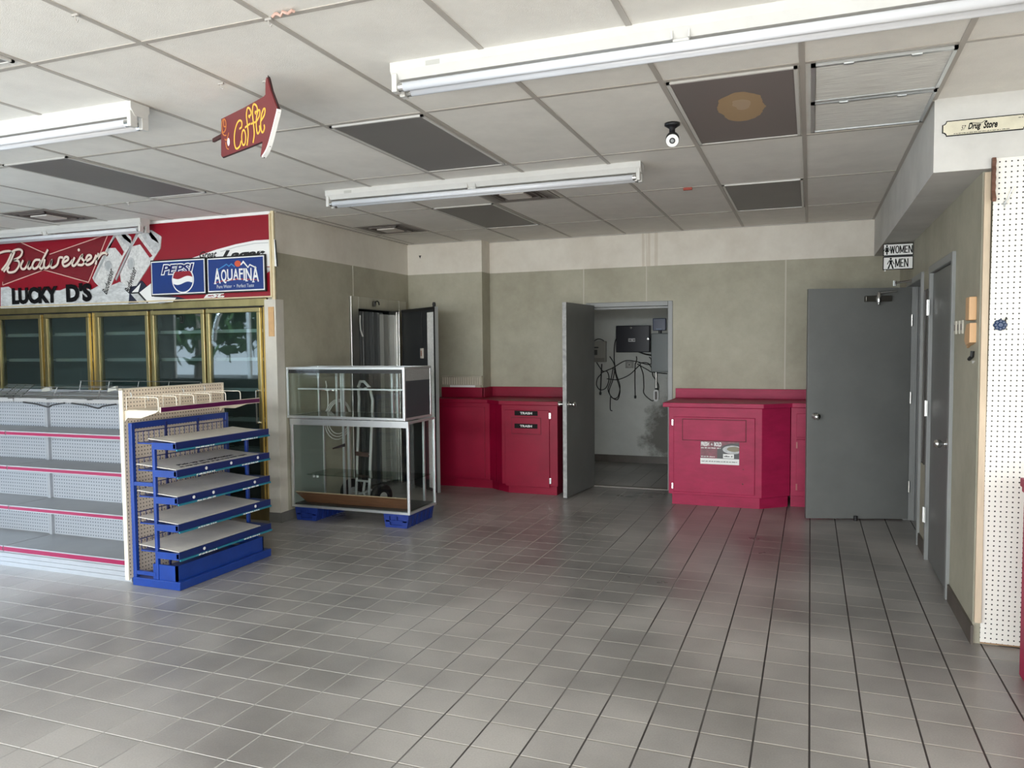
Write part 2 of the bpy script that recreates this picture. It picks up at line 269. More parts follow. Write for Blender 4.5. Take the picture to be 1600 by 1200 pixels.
steel=mat('stainless',(.55,.54,.5),.32,1.0,var=.2,scale=3,stretch=(1,1,.3))
chrome=mat('chrome',(.75,.75,.74),.18,1.0)
alu=mat('satin_aluminium',(.72,.75,.76),.34,.85)
dark=mat('black_plastic',(.012,.012,.014),.35)
darkg=mat('dark_charcoal_panel',(.025,.028,.03),.35)
red=mat('crimson_cabinet_paint',(.265,.003,.028),.42,spec=.3,var=.18,scale=3.5,bump=.08,bscale=25)
redw=mat('worn_crimson_paint',(.39,.016,.072),.45,spec=.28,var=.22,scale=5,stretch=(1,1,2.5),bump=.1,bscale=30)
black=mat('matt_black',(.01,.01,.01),.6)
white=mat('white_enamel',(.62,.615,.59),.3,var=.05,scale=8)
whitep=mat('white_paper',(.82,.82,.80),.6)
tubem=mat('white_tube_glass',(.70,.72,.76),.15)
gold=mat('gold_anodised',(.52,.42,.20),.36,1.0,var=.25,scale=6,stretch=(1,1,.4))
cool_in=mat('cooler_interior',(.20,.24,.24),.6)
wire=mat('dull_wire',(.50,.52,.52),.4,.5)
glass=glassmat('clear_glass',(.96,.985,.975),.8)
cglass=glassmat('cooler_glass',(.74,.82,.81),1.9)
cream=mat('cream_enamel',(.80,.72,.58),.45,var=.1,scale=12)
blue=mat('blue_enamel',(.010,.046,.27),.3,var=.2,scale=7)
dblue=mat('navy_wire',(.012,.02,.12),.4)
teal=mat('teal_price_strip',(.02,.19,.27),.35)
board=mat('cream_shelf_board',(.80,.76,.68),.5,var=.15,scale=5)
# floor
def floor_mat():
    m=mat('quarry_tile',(.2,.19,.18),.3,spec=.55); N,L=nt(m); b=N['Principled BSDF']
    g=N.new('ShaderNodeNewGeometry'); sx=N.new('ShaderNodeSeparateXYZ'); L.new(g.outputs['Position'],sx.inputs[0])
    T=.2055
    def ax(o,off):
        t=math_(N,L,'ADD',math_(N,L,'DIVIDE',math_(N,L,'SUBTRACT',sx.outputs[o],off),T),500.)
        f=math_(N,L,'FRACT',t); c=math_(N,L,'FLOOR',t)
        d=math_(N,L,'MINIMUM',f,math_(N,L,'SUBTRACT',1.,f))
        return math_(N,L,'MULTIPLY',d,T),c
    du,cu=ax(0,.01235); dv,cv=ax(1,3.098)
    ju=math_(N,L,'LESS_THAN',du,.0038); jv=math_(N,L,'LESS_THAN',dv,.0036)
    cx=N.new('ShaderNodeCombineXYZ'); L.new(cu,cx.inputs[0]); L.new(cv,cx.inputs[1])
    wn=N.new('ShaderNodeTexWhiteNoise'); wn.noise_dimensions='2D'; L.new(cx.outputs[0],wn.inputs['Vector'])
    n1=N.new('ShaderNodeTexNoise'); n1.inputs['Scale'].default_value=.9; n1.inputs['Detail'].default_value=6; L.new(g.outputs['Position'],n1.inputs[0])
    n2=N.new('ShaderNodeTexNoise'); n2.inputs['Scale'].default_value=140; n2.inputs['Detail'].default_value=2; L.new(g.outputs['Position'],n2.inputs[0])
    base_=mixc(N,L,wn.outputs[0],(.385,.367,.347),(.45,.428,.403))
    r=N.new('ShaderNodeValToRGB'); r.color_ramp.elements[0].position=.36; r.color_ramp.elements[1].position=.62
    r.color_ramp.elements[0].color=(.50,.50,.50,1); r.color_ramp.elements[1].color=(1,1,1,1); L.new(n1.outputs[0],r.inputs[0])
    mm=N.new('ShaderNodeMix'); mm.data_type='RGBA'; mm.blend_type='MULTIPLY'; mm.inputs[0].default_value=1
    L.new(base_,mm.inputs[6]); L.new(r.outputs[0],mm.inputs[7])
    sp=mixc(N,L,n2.outputs[0],(.78,.78,.78),(1.15,1.15,1.15))
    m2=N.new('ShaderNodeMix'); m2.data_type='RGBA'; m2.blend_type='MULTIPLY'; m2.inputs[0].default_value=1; L.new(mm.outputs[2],m2.inputs[6]); L.new(sp,m2.inputs[7])
    joint_shade=math_(N,L,'ADD',math_(N,L,'MULTIPLY',math_(N,L,'ADD',sx.outputs[0],2.4),.5),math_(N,L,'MULTIPLY',math_(N,L,'SUBTRACT',n1.outputs[0],.5),2.5))  # shade painted into the joints: light at left, dark at right, with noise
    gc=N.new('ShaderNodeClamp'); L.new(joint_shade,gc.inputs[0])
    c1=mixc(N,L,jv,m2.outputs[2],mixc(N,L,gc.outputs[0],(.55,.53,.50),(.48,.45,.40))); c2=mixc(N,L,ju,c1,mixc(N,L,gc.outputs[0],(.40,.385,.36),(.03,.026,.023)))  # joint colours hold reflection and shade: cross joints pale, depth joints darkening along X
    L.new(c2,b.inputs['Base Color'])
    j=math_(N,L,'MAXIMUM',ju,jv)
    rr=math_(N,L,'ADD',math_(N,L,'MULTIPLY',n1.outputs[0],.22),.20)
    L.new(math_(N,L,'ADD',rr,math_(N,L,'MULTIPLY',j,.35)),b.inputs['Roughness'])
    hgt=math_(N,L,'MINIMUM',math_(N,L,'MINIMUM',du,dv),.005)
    h2=math_(N,L,'ADD',math_(N,L,'MULTIPLY',hgt,1.),math_(N,L,'MULTIPLY',n2.outputs[0],.00045))
    bp=N.new('ShaderNodeBump'); bp.inputs['Strength'].default_value=.55; bp.inputs['Distance'].default_value=.8; L.new(h2,bp.inputs['Height']); L.new(bp.outputs[0],b.inputs['Normal'])
    return m
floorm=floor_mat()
# ---------------- the room ----------------
def struct(mb,name,m,parent=None,**k):
    o=mb.build(name,m,parent,**k)
    if parent is None: o['kind']='structure'
    return o
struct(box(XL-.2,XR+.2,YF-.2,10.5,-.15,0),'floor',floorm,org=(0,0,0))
c=struct(box(XL-.2,XR+.2,YF-.2,8.6,H,H+.1),'ceiling',ceilm,org=(0,0,H))
g=MB()
GX=[-.0472+.6096*i for i in range(-15,6)]; GY=[2.42+1.2395*j for j in range(-4,5)]
for x in GX: g.box(x-.012,x+.012,YF,8.36,H-.0035,H+.01)
for y in GY: g.box(XL,XR,y-.012,y+.012,H-.003,H+.01)
# wall angle
g.box(WL,WL+.022,CF,8.13,H-.007,H); g.box(WL,-3.47,8.108,8.13,H-.007,H); g.box(-3.47,.565,8.338,8.36,H-.007,H); g.box(.545,.567,4.45,8.36,H-.007,H)
struct(g,'ceiling_grid',tbar,c)
# back wall with doorway 1
w=MB()
w.box(-3.47,-2.29,WB,WB+.1,0,H); w.box(-1.37,WR+1.3,WB,WB+.1,0,H); w.box(-2.29,-1.37,WB,WB+.1,2.02,H)
w.box(WL-.1,-3.47,8.13,8.46,0,H)
wb=struct(w,'wall_back',two)
sm=mat('seam_trim',(.50,.48,.40),.6)
s=MB()
for x,z0 in((-2.347+.0,2.02),(-1.65,2.02),(-.241,1.1)):
    s.box(x-.007,x+.007,WB-.004,WB,z0 if x>-2.3 else 1.1,2.405)
struct(s,'panel_seam',sm,wb)
# left wall (stub beside the cooler) with the walk-in doorway
w=MB()
w.box(WL-.1,WL,5.72,6.97,0,H); w.box(WL-.1,WL,7.88,8.14,0,H); w.box(WL-.1,WL,6.97,7.88,1.99,H)
wl=struct(w,'wall_left',two)
struct(MB().box(WL,WL+.004,6.945,6.958,1.2,2.405),'panel_seam',sm,wl)
# right wall with doorways 2 and 3
w=MB()
for a,b_ in((4.53,5.28),(6.21,6.66),(7.58,8.36)): w.box(WR,WR+.12,a,b_,0,H)
w.box(WR,WR+.12,5.28,6.21,2.06,H); w.box(WR,WR+.12,6.66,7.58,2.06,H)
struct(w,'wall_right',two)
# end wall the white pegboard hangs on, and the rest of the shop round the camera
struct(box(WR+.12,XR,4.56,4.66,0,2.40),'wall_front_right',wallu)
struct(box(XR,XR+.1,YF,4.65,0,H),'wall_far_right',wallu)
w=MB()
w.box(XL-.1,XL,-.0-3.2,-1.3,0,H); w.box(XL-.1,XL,2.2,5.9,0,H); w.box(XL-.1,XL,-1.3,2.2,0,.7); w.box(XL-.1,XL,-1.3,2.2,2.6,H)
struct(w,'wall_far_left',mat('dull_green_paint',(.10,.115,.11),.7))
w=MB(); w.box(XL,XR,YF-.1,YF,0,.4); w.box(XL,XR,YF-.1,YF,2.5,H); w.box(XL,-6.4,YF-.1,YF,.4,2.5)
for x in(-4.2,-1.8,.6): w.box(x-.04,x+.04,YF-.1,YF,.4,2.5)
struct(w,'wall_front',wallu)
# left window: white arched frame
w=MB()
for y in(-1.3,.45,2.16): w.box(XL-.06,XL,y,y+.05,.7,2.6)
for k in range(12):
    a0=PI*k/12;a1=PI*(k+1)/12
    w.tube([(XL-.03,.47+.85*math.cos(a0),1.7+.8*math.sin(a0)),(XL-.03,.47+.85*math.cos(a1),1.7+.8*math.sin(a1))],.035,6)
struct(w,'window_1',white)
# bulkhead box over the right wall
bk=mat('bulkhead_plaster',(.50,.51,.52),.7,var=.2,scale=3,bump=.15,bscale=50)
struct(MB().box(.565,.80,4.45,8.36,2.40,H).box(.80,XR,4.45,4.55,2.40,H),'wall_bulkhead',wallu if 0 else mat('bulkhead_paint',(.60,.59,.56),.75,var=.14,scale=2.5,bump=.12,bscale=60))
# baseboards
struct(MB().box(WR-.012,WR,4.50,5.24,0,.10),'baseboard_right',basem)
struct(MB().box(WR-.012,WR,6.26,6.62,0,.10),'baseboard_right',basem)
struct(MB().box(WL-.12,WL+.013,CF-.035,CF+.05,0,.09).box(WL,WL+.012,5.70,6.87,0,.09),'baseboard_left',mat('grey_base_tile',(.17,.165,.15),.4,var=.2,scale=8))
# cream column at the end of the cooler
col=struct(MB().box(-4.528,WL+.003,5.69,5.80,.09,1.992),'trim_1',mat('cream_column',(.62,.59,.52),.6,var=.12,scale=4))
col2=struct(MB().box(-4.437,WL+.004,5.685,5.70,1.99,H),'trim_2',mat('pale_yellow_trim',(.70,.60,.40),.5,var=.15,scale=8))
# ---- closet behind doorway 1 ----
clw=mat('closet_block_wall',(.56,.57,.53),.8,bump=.5,bscale=60,var=.16,scale=1.8)
def closet_wall():
    m=clw; N,L=nt(m); b=N['Principled BSDF']; old=b.inputs['Base Color'].links[0].from_socket
    g=N.new('ShaderNodeNewGeometry'); sx=N.new('ShaderNodeSeparateXYZ'); L.new(g.outputs['Position'],sx.inputs[0])
    n=N.new('ShaderNodeTexNoise'); n.inputs['Scale'].default_value=5; n.inputs['Detail'].default_value=6; n.inputs['Roughness'].default_value=.7; L.new(g.outputs['Position'],n.inputs[0])
    # a patch of mould low on the right
    dx=math_(N,L,'MULTIPLY',math_(N,L,'ADD',sx.outputs[0],1.75),1.6); dz=math_(N,L,'SUBTRACT',sx.outputs[2],.40)
    d=math_(N,L,'SQRT',math_(N,L,'ADD',math_(N,L,'MULTIPLY',dx,dx),math_(N,L,'MULTIPLY',dz,dz)))
    k=math_(N,L,'SUBTRACT',math_(N,L,'MULTIPLY',n.outputs[0],1.1),math_(N,L,'MULTIPLY',d,.95)); k=math_(N,L,'MULTIPLY',k,3.2); 
    c_=N.new('ShaderNodeClamp'); L.new(k,c_.inputs[0])
    L.new(mixc(N,L,math_(N,L,'MULTIPLY',c_.outputs[0],.75),old,(.07,.06,.045)),b.inputs['Base Color'])
closet_wall()
struct(box(-3.3,-.6,10.23,10.33,0,2.6),'wall_closet_back',clw)
struct(MB().box(-3.4,-3.3,8.46,10.33,0,2.6),'wall_closet_left',clw); struct(MB().box(-.6,-.5,8.46,10.33,0,2.6),'wall_closet_right',clw)
struct(box(-3.4,-.5,8.46,10.33,2.6,2.7),'ceiling_closet',ceilm)
struct(box(-3.3,-.6,10.215,10.23,0,.095),'baseboard_closet',basem)
# ---- walk-in room behind the left doorway, and hall behind doorway 2 ----
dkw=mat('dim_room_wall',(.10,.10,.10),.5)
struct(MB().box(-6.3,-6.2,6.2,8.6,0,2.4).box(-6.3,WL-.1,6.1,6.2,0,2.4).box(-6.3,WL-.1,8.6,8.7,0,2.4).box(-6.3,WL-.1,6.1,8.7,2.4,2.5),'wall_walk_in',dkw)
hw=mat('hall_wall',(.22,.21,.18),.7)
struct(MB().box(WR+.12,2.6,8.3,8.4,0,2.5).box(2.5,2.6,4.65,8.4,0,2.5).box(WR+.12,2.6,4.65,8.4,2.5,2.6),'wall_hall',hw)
# ---------------- door frames and doors ----------------
def frame_y(y0,y1,name,top=2.04,fw=.05):  # frame round an opening in the right wall
    f=MB()
    f.box(WR-.02,WR+.13,y0-fw,y0,0,top+fw); f.box(WR-.02,WR+.13,y1,y1+fw,0,top+fw); f.box(WR-.02,WR+.13,y0,y1,top,top+fw)
    f.box(WR+.055,WR+.07,y0,y0+.015,0,top); f.box(WR+.055,WR+.07,y1-.015,y1,0,top)
    return struct(f,name,greyf,bevel=.004)
frame_y(5.30,6.19,'trim_3'); fr4=frame_y(6.68,7.56,'trim_4')
f=MB(); f.box(-2.32,-2.27,WB-.015,WB+.13,0,2.03); f.box(-1.42,-1.37,WB-.015,WB+.13,0,2.03); f.box(-2.27,-1.42,WB-.015,WB+.13,1.98,2.03); f.box(-2.25,-1.42,WB+.05,WB+.07,1.955,1.98)
struct(f,'trim_5',greyf,bevel=.004)
struct(box(-2.27,-1.42,WB-.01,WB+.10,0,.006),'trim_6',mat('threshold',(.30,.28,.25),.5))
def knob(p,side,z,x,t,parent,m=chrome):
    """round knob on both faces of a leaf lying in its local xz plane"""
    k=MB()
    for sgn in(-1,1):
        y=0 if sgn<0 else t
        k.lathe((x,y,z),(0,sgn,0),[(.032,0),(.032,.006),(.013,.01),(.012,.035),(.026,.045),(.030,.060),(.026,.072),(.006,.076)],20)
    o=k.build('door_knob',m,parent,local=True,smooth=True)
    return o
def leaf(name,label,loc,rz,wd,ht,t,m,knx=None):
    r=thing(name,None,None,loc,rz,kind='structure')
    box(0,wd,0,t,.012,ht).build('door_panel',m,r,local=True,bevel=.003)
    return r
# door 1: closet door, swung into the shop
a=math.atan2(7.57-8.355,-2.352+2.275)
d1=leaf('door_1',None,(-2.262,8.335,0),a,.80,2.0,.042,greyp)
MB().box(.8,.803,0,.042,.012,2.0).build('worn_edge',edgep,d1,local=True)
knob(None,0,.965,.745,.042,d1)
# door 2: restroom-hall door swung wide open
a2=math.atan2(7.326-7.575,-.034-.80)
d2=leaf('door_2',None,(.80,7.59,0),a2,.87,2.035,.042,greyp)
knob(None,0,.92,.80,.042,d2)
cl=MB()
cl.box(.18,.40,.042,.085,1.915,1.965)
cl.build('door_closer',mat('closer_bronze',(.10,.095,.08),.35,.7),d2,local=True,bevel=.006)
MB().lathe((.29,.085,1.90),(0,0,1),[(.018,0),(.02,.01),(.02,.085),(.012,.095)],12).lathe((.29,.085,1.885),(0,0,1),[(.012,0),(.012,.02)],12).build('closer_pivot',chrome,d2,local=True,smooth=True)
MB().tube([(.29,.085,1.99),(.17,.16,2.0)],.008).build('closer_arm',mat('arm',(.2,.2,.19),.4,.8),d2,local=True)
for z in(1.75,1.08,.30): MB().lathe((-.004,.046,z-.05),(0,0,1),[(.008,0),(.008,.1)],10).build('hinge',steel,d2,local=True)
MB().tube([(.45,.06,.04),(.45,.06,.0)],.018,8).build('door_stop',black,d2,local=True)
# second half of the closer arm, on the frame
d2b=MB().tube([(.655,7.32,2.06),(.80,7.2,2.07)],.010,8).lathe((.655,7.32,2.035),(0,0,1),[(.016,0),(.016,.045)],10)
d2b.build('closer_link',chrome,fr4)
# door 3: closed door in the right wall
d3=leaf('door_3',None,(WR+.004,6.185,0),-PI/2,.88,2.035,.042,greyp)
k=MB().lathe((.75,0,.925),(0,-1,0),[(.032,0),(.032,.006),(.013,.01),(.012,.03),(.024,.04),(.028,.06),(.02,.075)],20)
k.build('door_knob',chrome,d3,local=True,smooth=True)
for z in(1.80,1.09,.33):
    MB().box(-.022,.022,-.030,-.024,z-.055,z+.055).lathe((0,-.034,z-.055),(0,0,1),[(.008,0),(.008,.11)],10).build('hinge',mat('bright_hinge',(.75,.75,.72),.3,.6),d3,local=True)
# walk-in cooler door frame and leaf
f=MB(); f.box(WL,WL+.03,6.86,7.0,0,2.09); f.box(WL,WL+.03,7.85,8.02,0,2.09); f.box(WL,WL+.03,7.0,7.85,1.965,2.09)
f.box(WL-.1,WL,6.99,7.005,0,1.97); f.box(WL-.1,WL,7.845,7.86,0,1.97)
fr=struct(f,'trim_7',steel,bevel=.004)
MB().tube([(WL+.04,7.30,2.0),(WL+.045,7.30,2.05),(WL+.05,7.34,2.06),(WL+.05,7.37,2.05),(WL+.05,7.38,2.02)],.008).build('hook',black,fr)
a4=math.atan2(7.36-7.87,-3.69+4.365)
d4=leaf('door_4',None,(-4.362,7.88,0),a4,.845,1.985,.035,darkg)
MB().box(.67,.822,-.006,.0,.05,1.93).build('steel_plate',mat('bright_plate',(.80,.80,.77),.5,.0,var=.2,scale=40),d4,local=True)  # bright reflection of the steel put into a pale matt colour
MB().box(.845,.853,.0,.035,.012,1.985).build('edge_trim',alu,d4,local=True)
MB().box(.0,.845,-.008,0,1.955,1.985).box(.825,.845,-.008,0,0.02,1.96).build('gasket',black,d4,local=True)
MB().box(.505,.56,-.014,-.0,1.44,1.55).build('switch_plate',mat('ivory',(.62,.57,.50),.5),d4,local=True)
MB().box(.522,.543,-.017,-.013,1.465,1.525).build('rocker',mat('brownish',(.28,.14,.10),.5),d4,local=True)
MB().tube([(.53,-.006,1.55),(.53,-.006,1.75),(.535,-.006,1.93)],.004).build('cord',black,d4,local=True)
MB().lathe((.77,.03,1.985),(0,0,1),[(.015,0),(.02,.03),(.014,.05)],10).build('roller',black,d4,local=True)
# plastic strip curtain in the walk-in doorway
strip=mat('smoky_plastic_strip',(.10,.105,.105),.18,spec=.7)
strip2=mat('pale_plastic_strip',(.34,.34,.31),.25)
cu=thing('strip_curtain','smoky plastic strip curtain hanging in the walk-in cooler doorway','curtain',(-4.47,7.42,0))
for i in range(6):
    y0=7.02+.105*i
    pts=[(WL-.075-.018*math.sin(PI*j/6)*(1 if i%2 else .6),y0+.12*j/6) for j in range(7)]
    m_=MB(); n=7; pr=pts+[(x-.003,y) for x,y in reversed(pts)]
    m_.prism(pr,.05,1.95,lambda u,v,w_:(u,v,w_)); m_.build('strip',strip,cu,smooth=False)
MB().box(WL-.09,WL-.04,7.62,7.72,.05,1.93).box(WL-.07,WL-.03,7.735,7.845,.05,1.93).build('strip',strip2,cu)
MB().tube([(WL-.03,7.12,1.9),(WL-.02,7.10,1.84),(WL-.02,7.11,1.75),(WL-.02,7.15,1.68)],.008).build('cable',whitep,cu)
# ---------------- cooler with glass doors ----------------
def quad_frame(m,x0,x1,z0,z1,w,y0,y1):
    m.box(x0,x1,y0,y1,z1-w,z1).box(x0,x1,y0,y1,z0,z0+w).box(x0,x0+w,y0,y1,z0+w,z1-w).box(x1-w,x1,y0,y1,z0+w,z1-w); return m
ck=thing('glass_door_cooler','long walk-in beverage cooler front with gold framed glass doors','cooler',(-6.75,CF+.4,0))
m=MB(); m.box(-8.98,-4.54,6.95,7.0,.05,2.0).box(-8.98,-4.54,CF+.06,7.0,0,.09).box(-8.98,-4.54,CF+.06,7.0,1.99,2.03).box(-8.98,-8.94,CF+.06,7.0,0,2.0).box(-4.58,-4.535,CF+.06,7.0,0,2.0)
m.build('cabinet',cool_in,ck)
m=MB(); m.box(-8.98,-4.53,CF-.0,CF+.06,1.94,2.01).box(-8.98,-4.53,CF,CF+.06,.0,.115)
DX=[(-5.185,-4.575),(-5.845,-5.205),(-6.545,-5.875),(-7.25,-6.635),(-7.935,-7.29),(-8.62,-7.975)]
edges=[(-4.575,-4.53),(-5.205,-5.185),(-5.875,-5.845),(-6.635,-6.545),(-7.29,-7.25),(-7.975,-7.935),(-8.98,-8.62)]
for a_,b_ in edges: m.box(a_,b_,CF,CF+.06,.115,1.94)
m.build('frame',gold,ck,bevel=.004)
m=MB(); m.box(-8.98,-4.56,CF-.004,CF,1.93,1.94); m.build('gasket',black,ck)
for i,(x0,x1) in enumerate(DX):
    fm=quad_frame(MB(),x0,x1,.12,1.925,.04,CF-.035,CF-.004).build('door',gold,ck,bevel=.004)
    box(x0+.035,x1-.035,CF-.022,CF-.016,.15,1.89).build('door_glass',cglass,fm)
    hx=x1-.03 if i==0 else x1-.03
    h=MB().tube([(hx,CF-.03,1.183),(hx-.0,CF-.075,1.183),(hx,CF-.078,1.17),(hx,CF-.078,.91),(hx,CF-.075,.895),(hx,CF-.03,.895)],.008)
    h.lathe((hx,CF-.035,1.183),(0,-1,0),[(.014,0),(.014,.01)],12).lathe((hx,CF-.035,.895),(0,-1,0),[(.014,0),(.014,.01)],12)
    if i==0: h.build('door_handle',chrome,fm)
for i,(x0,x1) in enumerate(DX):
    for z in (.35,.62,.90,1.18,1.46,1.72):
        m=MB()
        for k in range(9): 
            y=CF+.10+.06*k; m.tube([(x0+.02,y,z),(x1-.02,y,z)],.003,4)
        m.box(x0,x1,CF+.085,CF+.092,z-.012,z+.018)
        m.build('wire_shelf',wire,ck)
MB().text('2/',-5.50,-5.44,1.80,1.87,0,.002,FY(CF-.023),bold=.02).build('door_number',black,ck)
# ---------------- fascia banner over the cooler ----------------
fas=thing('fascia_banner','long red beer fascia banner with bow tie logo above the cooler doors','sign',(-6.7,CF-.01,2.38))
fredm=mat('banner_red',(.27,.006,.018),.35,var=.06,scale=3)
box(-8.98,-4.445,CF-.03,CF,2.02,2.735).build('panel',fredm,fas)
MB().box(-8.98,-4.437,CF-.04,CF,2.735,H-.002).build('top_trim',whitep,fas)
MB().box(-4.447,-4.430,CF-.045,CF,2.01,2.74).box(-8.98,-4.43,CF-.04,CF-.03,2.01,2.022).build('edge_trim',mat('pale_gold_trim',(.72,.60,.38),.4,.3),fas)
fy=FY(CF-.03); D_=lambda k:.001+.0006*k
def art(nm,key,m,lay,par=fas,f=fy): return MB().prism(A[key],0,D_(lay),f).build(nm,m,par)
bow=mat('bow_tie_dark_red',(.21,.010,.018),.4)
N_,L_=nt(bow); gg=N_.new('ShaderNodeNewGeometry'); s_=N_.new('ShaderNodeSeparateXYZ'); L_.new(gg.outputs['Position'],s_.inputs[0])
ff=math_(N_,L_,'FRACT',math_(N_,L_,'MULTIPLY',s_.outputs[2],70.)); kk=math_(N_,L_,'LESS_THAN',ff,.45)
L_.new(mixc(N_,L_,kk,(.24,.012,.022),(.12,.006,.012)),N_['Principled BSDF'].inputs['Base Color'])
snow=mat('snow_print',(.66,.68,.68),.5,var=.35,scale=14,stretch=(1,1,2.5))
silver=mat('can_silver_print',(.55,.56,.56),.4,var=.35,scale=30)
canw=mat('can_white_print',(.70,.70,.68),.45,var=.3,scale=40)
art('bow_tie','bow',bow,1)
pinkl=mat('pale_outline',(.72,.50,.42),.5)
m=MB(); bp_=A['bow']
for i in range(len(bp_)-1):
    if i in(1,): continue
    m.ribbon([bp_[i],bp_[i+1]],.008,0,D_(2),fy)
m.build('bow_tie_outline',pinkl,fas)
art('snow_bank','snow',snow,2)
for c_ in('1','2'):
    art('beer_can','can'+c_,canw,4+int(c_)*4)
    for k,mm in(('_top',silver),('_hole',black),('_red',fredm),('_edge',wire)):
        art('can_detail','can'+c_+k,mm,5+int(c_)*4)
    art('can_seal','seal'+c_,silver,6+int(c_)*4); art('can_seal','seal'+c_+'b',wire,7+int(c_)*4)
    # small slanted lettering on each can
    o={'1':(-6.46,2.13),'2':(-6.17,2.13)}[c_]
    def slant(u,v,w,o=o):
        an=math.radians(66); return (o[0]+u*math.cos(an)*1.0-v*math.sin(an), CF-.03-w, o[1]+u*math.sin(an)*.95+v*math.cos(an))
    MB().text('Budweiser',0,.27,-.09,-.02,D_(8+int(c_)*4),D_(8+int(c_)*4)+.0005,slant,shear=.4,bold=.01).build('can_lettering',black,fas)
m=MB()
for st in A['bud'][:11]+A['bud'][12:]:
    m.ribbon([(u,v) for u,v in st],.023,D_(18),D_(21),fy)
m.build('brand_lettering',mat('cream_lettering',(.80,.70,.60),.45),fas)
_d=A['bud'][11][0]; MB().lathe((_d[0],CF-.03-D_(18),_d[1]),(0,-1,0),[(.015,0),(.015,.002)],14).build('letter_dot',bpy.data.materials['cream_lettering'],fas)
m=MB()
for st in A['bud']:
    m.ribbon([(u+.006,v-.007) for u,v in st],.030,D_(16),D_(18),fy)
m.build('lettering_shadow',mat('letter_shadow_print',(.10,.008,.012),.5),fas)
imp=mat('black_vinyl',(.006,.006,.007),.8,spec=.15)
for w_,a_,b_,c_,d_ in(('LUCKY',-7.68,-7.03,2.035,2.205),("D'S",-6.915,-6.575,2.035,2.22)): MB().text(w_,a_,b_,c_,d_,D_(18),D_(20),fy,bold=.055).build('shop_name_lettering',imp,fas)
# right hand beer box print
art('ribbon_print','rib1',whitep,1); art('ribbon_edge','rib_edge',black,2); art('ribbon_line','rib_line',wire,2)
art('carton_print','fold_dark',mat('navy_print',(.01,.012,.035),.5),3); art('carton_print','fold_white',whitep,4); art('carton_print','fold_tri',whitep,4); art('carton_print','fold_grey',silver,4); art('carton_print','fold_blk1',black,5)
art('ribbon_print','rib_low',silver,2); 
m=MB().text('Great',-5.235,-5.034,2.39,2.45,D_(3),D_(4),fy,shear=.5,bold=.02); m.text('Lager',-4.99,-4.50,2.335,2.445,D_(3),D_(4),fy,shear=.4,bold=.05); m.build('small_lettering',black,fas)
MB().text('Est.',-5.20,-4.96,2.025,2.085,D_(3),D_(4),fy,shear=.5,bold=.04).build('small_lettering',whitep,fas)
# ---------------- two blue signs ----------------
def metal_sign(name,label,x0,x1,z0,z1,m):
    r=thing(name,label,'sign',((x0+x1)/2,CF-.06,z0))
    box(x0,x1,CF-.062,CF-.044,z0,z1).build('border',black,r)
    box(x0+.010,x1-.010,CF-.064,CF-.062,z0+.012,z1-.012).build('white_line',whitep,r)
    box(x0+.020,x1-.020,CF-.066,CF-.064,z0+.022,z1-.022).build('face',m,r); return r
pblue=mat('sign_blue',(.006,.034,.19),.35,var=.08,scale=6)
_D=A['drop']; _u0,_u1=min(p[0] for p in _D),max(p[0] for p in _D); _v0,_v1=min(p[1] for p in _D),max(p[1] for p in _D)
def drop(k,top=None,lo=None):
    ru=(_u1-_u0)/2*k; rv=(_v1-_v0)*.60*k; cu=(_u0+_u1)/2; cv=_v0+(_v1-_v0)*.60
    P=[(cu+ru*math.cos(2*PI*i/40),cv+rv*math.sin(2*PI*i/40)) for i in range(40)]
    if top is None: top=lambda u:_v1
    if lo is None: lo=lambda u:-9
    return [(u,max(lo(u),min(v,top(u)))) for u,v in P]
_wv=lambda o: (lambda u: _v0+(_v1-_v0)*(o+.07*math.sin((u-_u0)/(_u1-_u0)*2*PI+PI)))
ps=metal_sign('cola_sign','blue sign with round drop logo and cola name, left of the pair on the fascia',-5.792,-5.142,2.058,2.392,pblue)
f2=FY(CF-.066)
MB().text('PEPSI',-5.665,-5.265,2.247,2.352,0,.0012,f2,bold=.075,shear=.25).build('lettering_outline',whitep,ps)
MB().text('PEPSI',-5.653,-5.277,2.257,2.342,0,.0024,f2,bold=.02,shear=.25).build('lettering',mat('sign_navy',(.006,.012,.12),.4),ps)
MB().prism(drop(1.09),0,.0030,f2).build('drop_outline',whitep,ps)
MB().prism(drop(1.0),0,.0036,f2).build('drop',pblue,ps)
MB().prism(drop(.99,lo=_wv(.42)),0,.0042,f2).build('white_wave',whitep,ps); MB().prism(drop(.985,lo=_wv(.70)),0,.0048,f2).build('red_wave',fredm,ps)
aq=metal_sign('water_sign','blue bottled water sign with mountains and white name, right of the pair on the fascia',-5.128,-4.482,2.062,2.388,mat('sign_blue_b',(.008,.036,.20),.35,var=.08,scale=6))
ser=lambda *a_:a_
m=MB()
w0,w1=-5.045,-4.545; n=8
xs=[0,.155,.29,.425,.555,.655,.70,.845,1.0]
for i,ch in enumerate('AQUAFINA'):
    a_=w0+(w1-w0)*xs[i]+.004; b_=w0+(w1-w0)*xs[i+1]-.004
    hb=.03*abs((i-3.5)/3.5)**1.5
    m.text(ch,a_,b_,2.178-hb-(.015 if ch=='Q' else 0),2.272+(.012 if i in(0,7) else 0),0,.002,f2,bold=.015)
    if ch!='Q': m.prism([(a_-.004,2.178-hb-.004),(a_+.022,2.178-hb-.004),(a_+.022,2.178-hb+.004),(a_-.004,2.178-hb+.004)],0,.002,f2)
m.build('lettering',whitep,aq)
MB().prism(A['mtn'],0,.002,f2).build('white_mountain',whitep,aq); MB().prism(A['mtnb'],0,.002,f2).build('blue_mountain',mat('sky_blue',(.05,.22,.5),.4),aq)
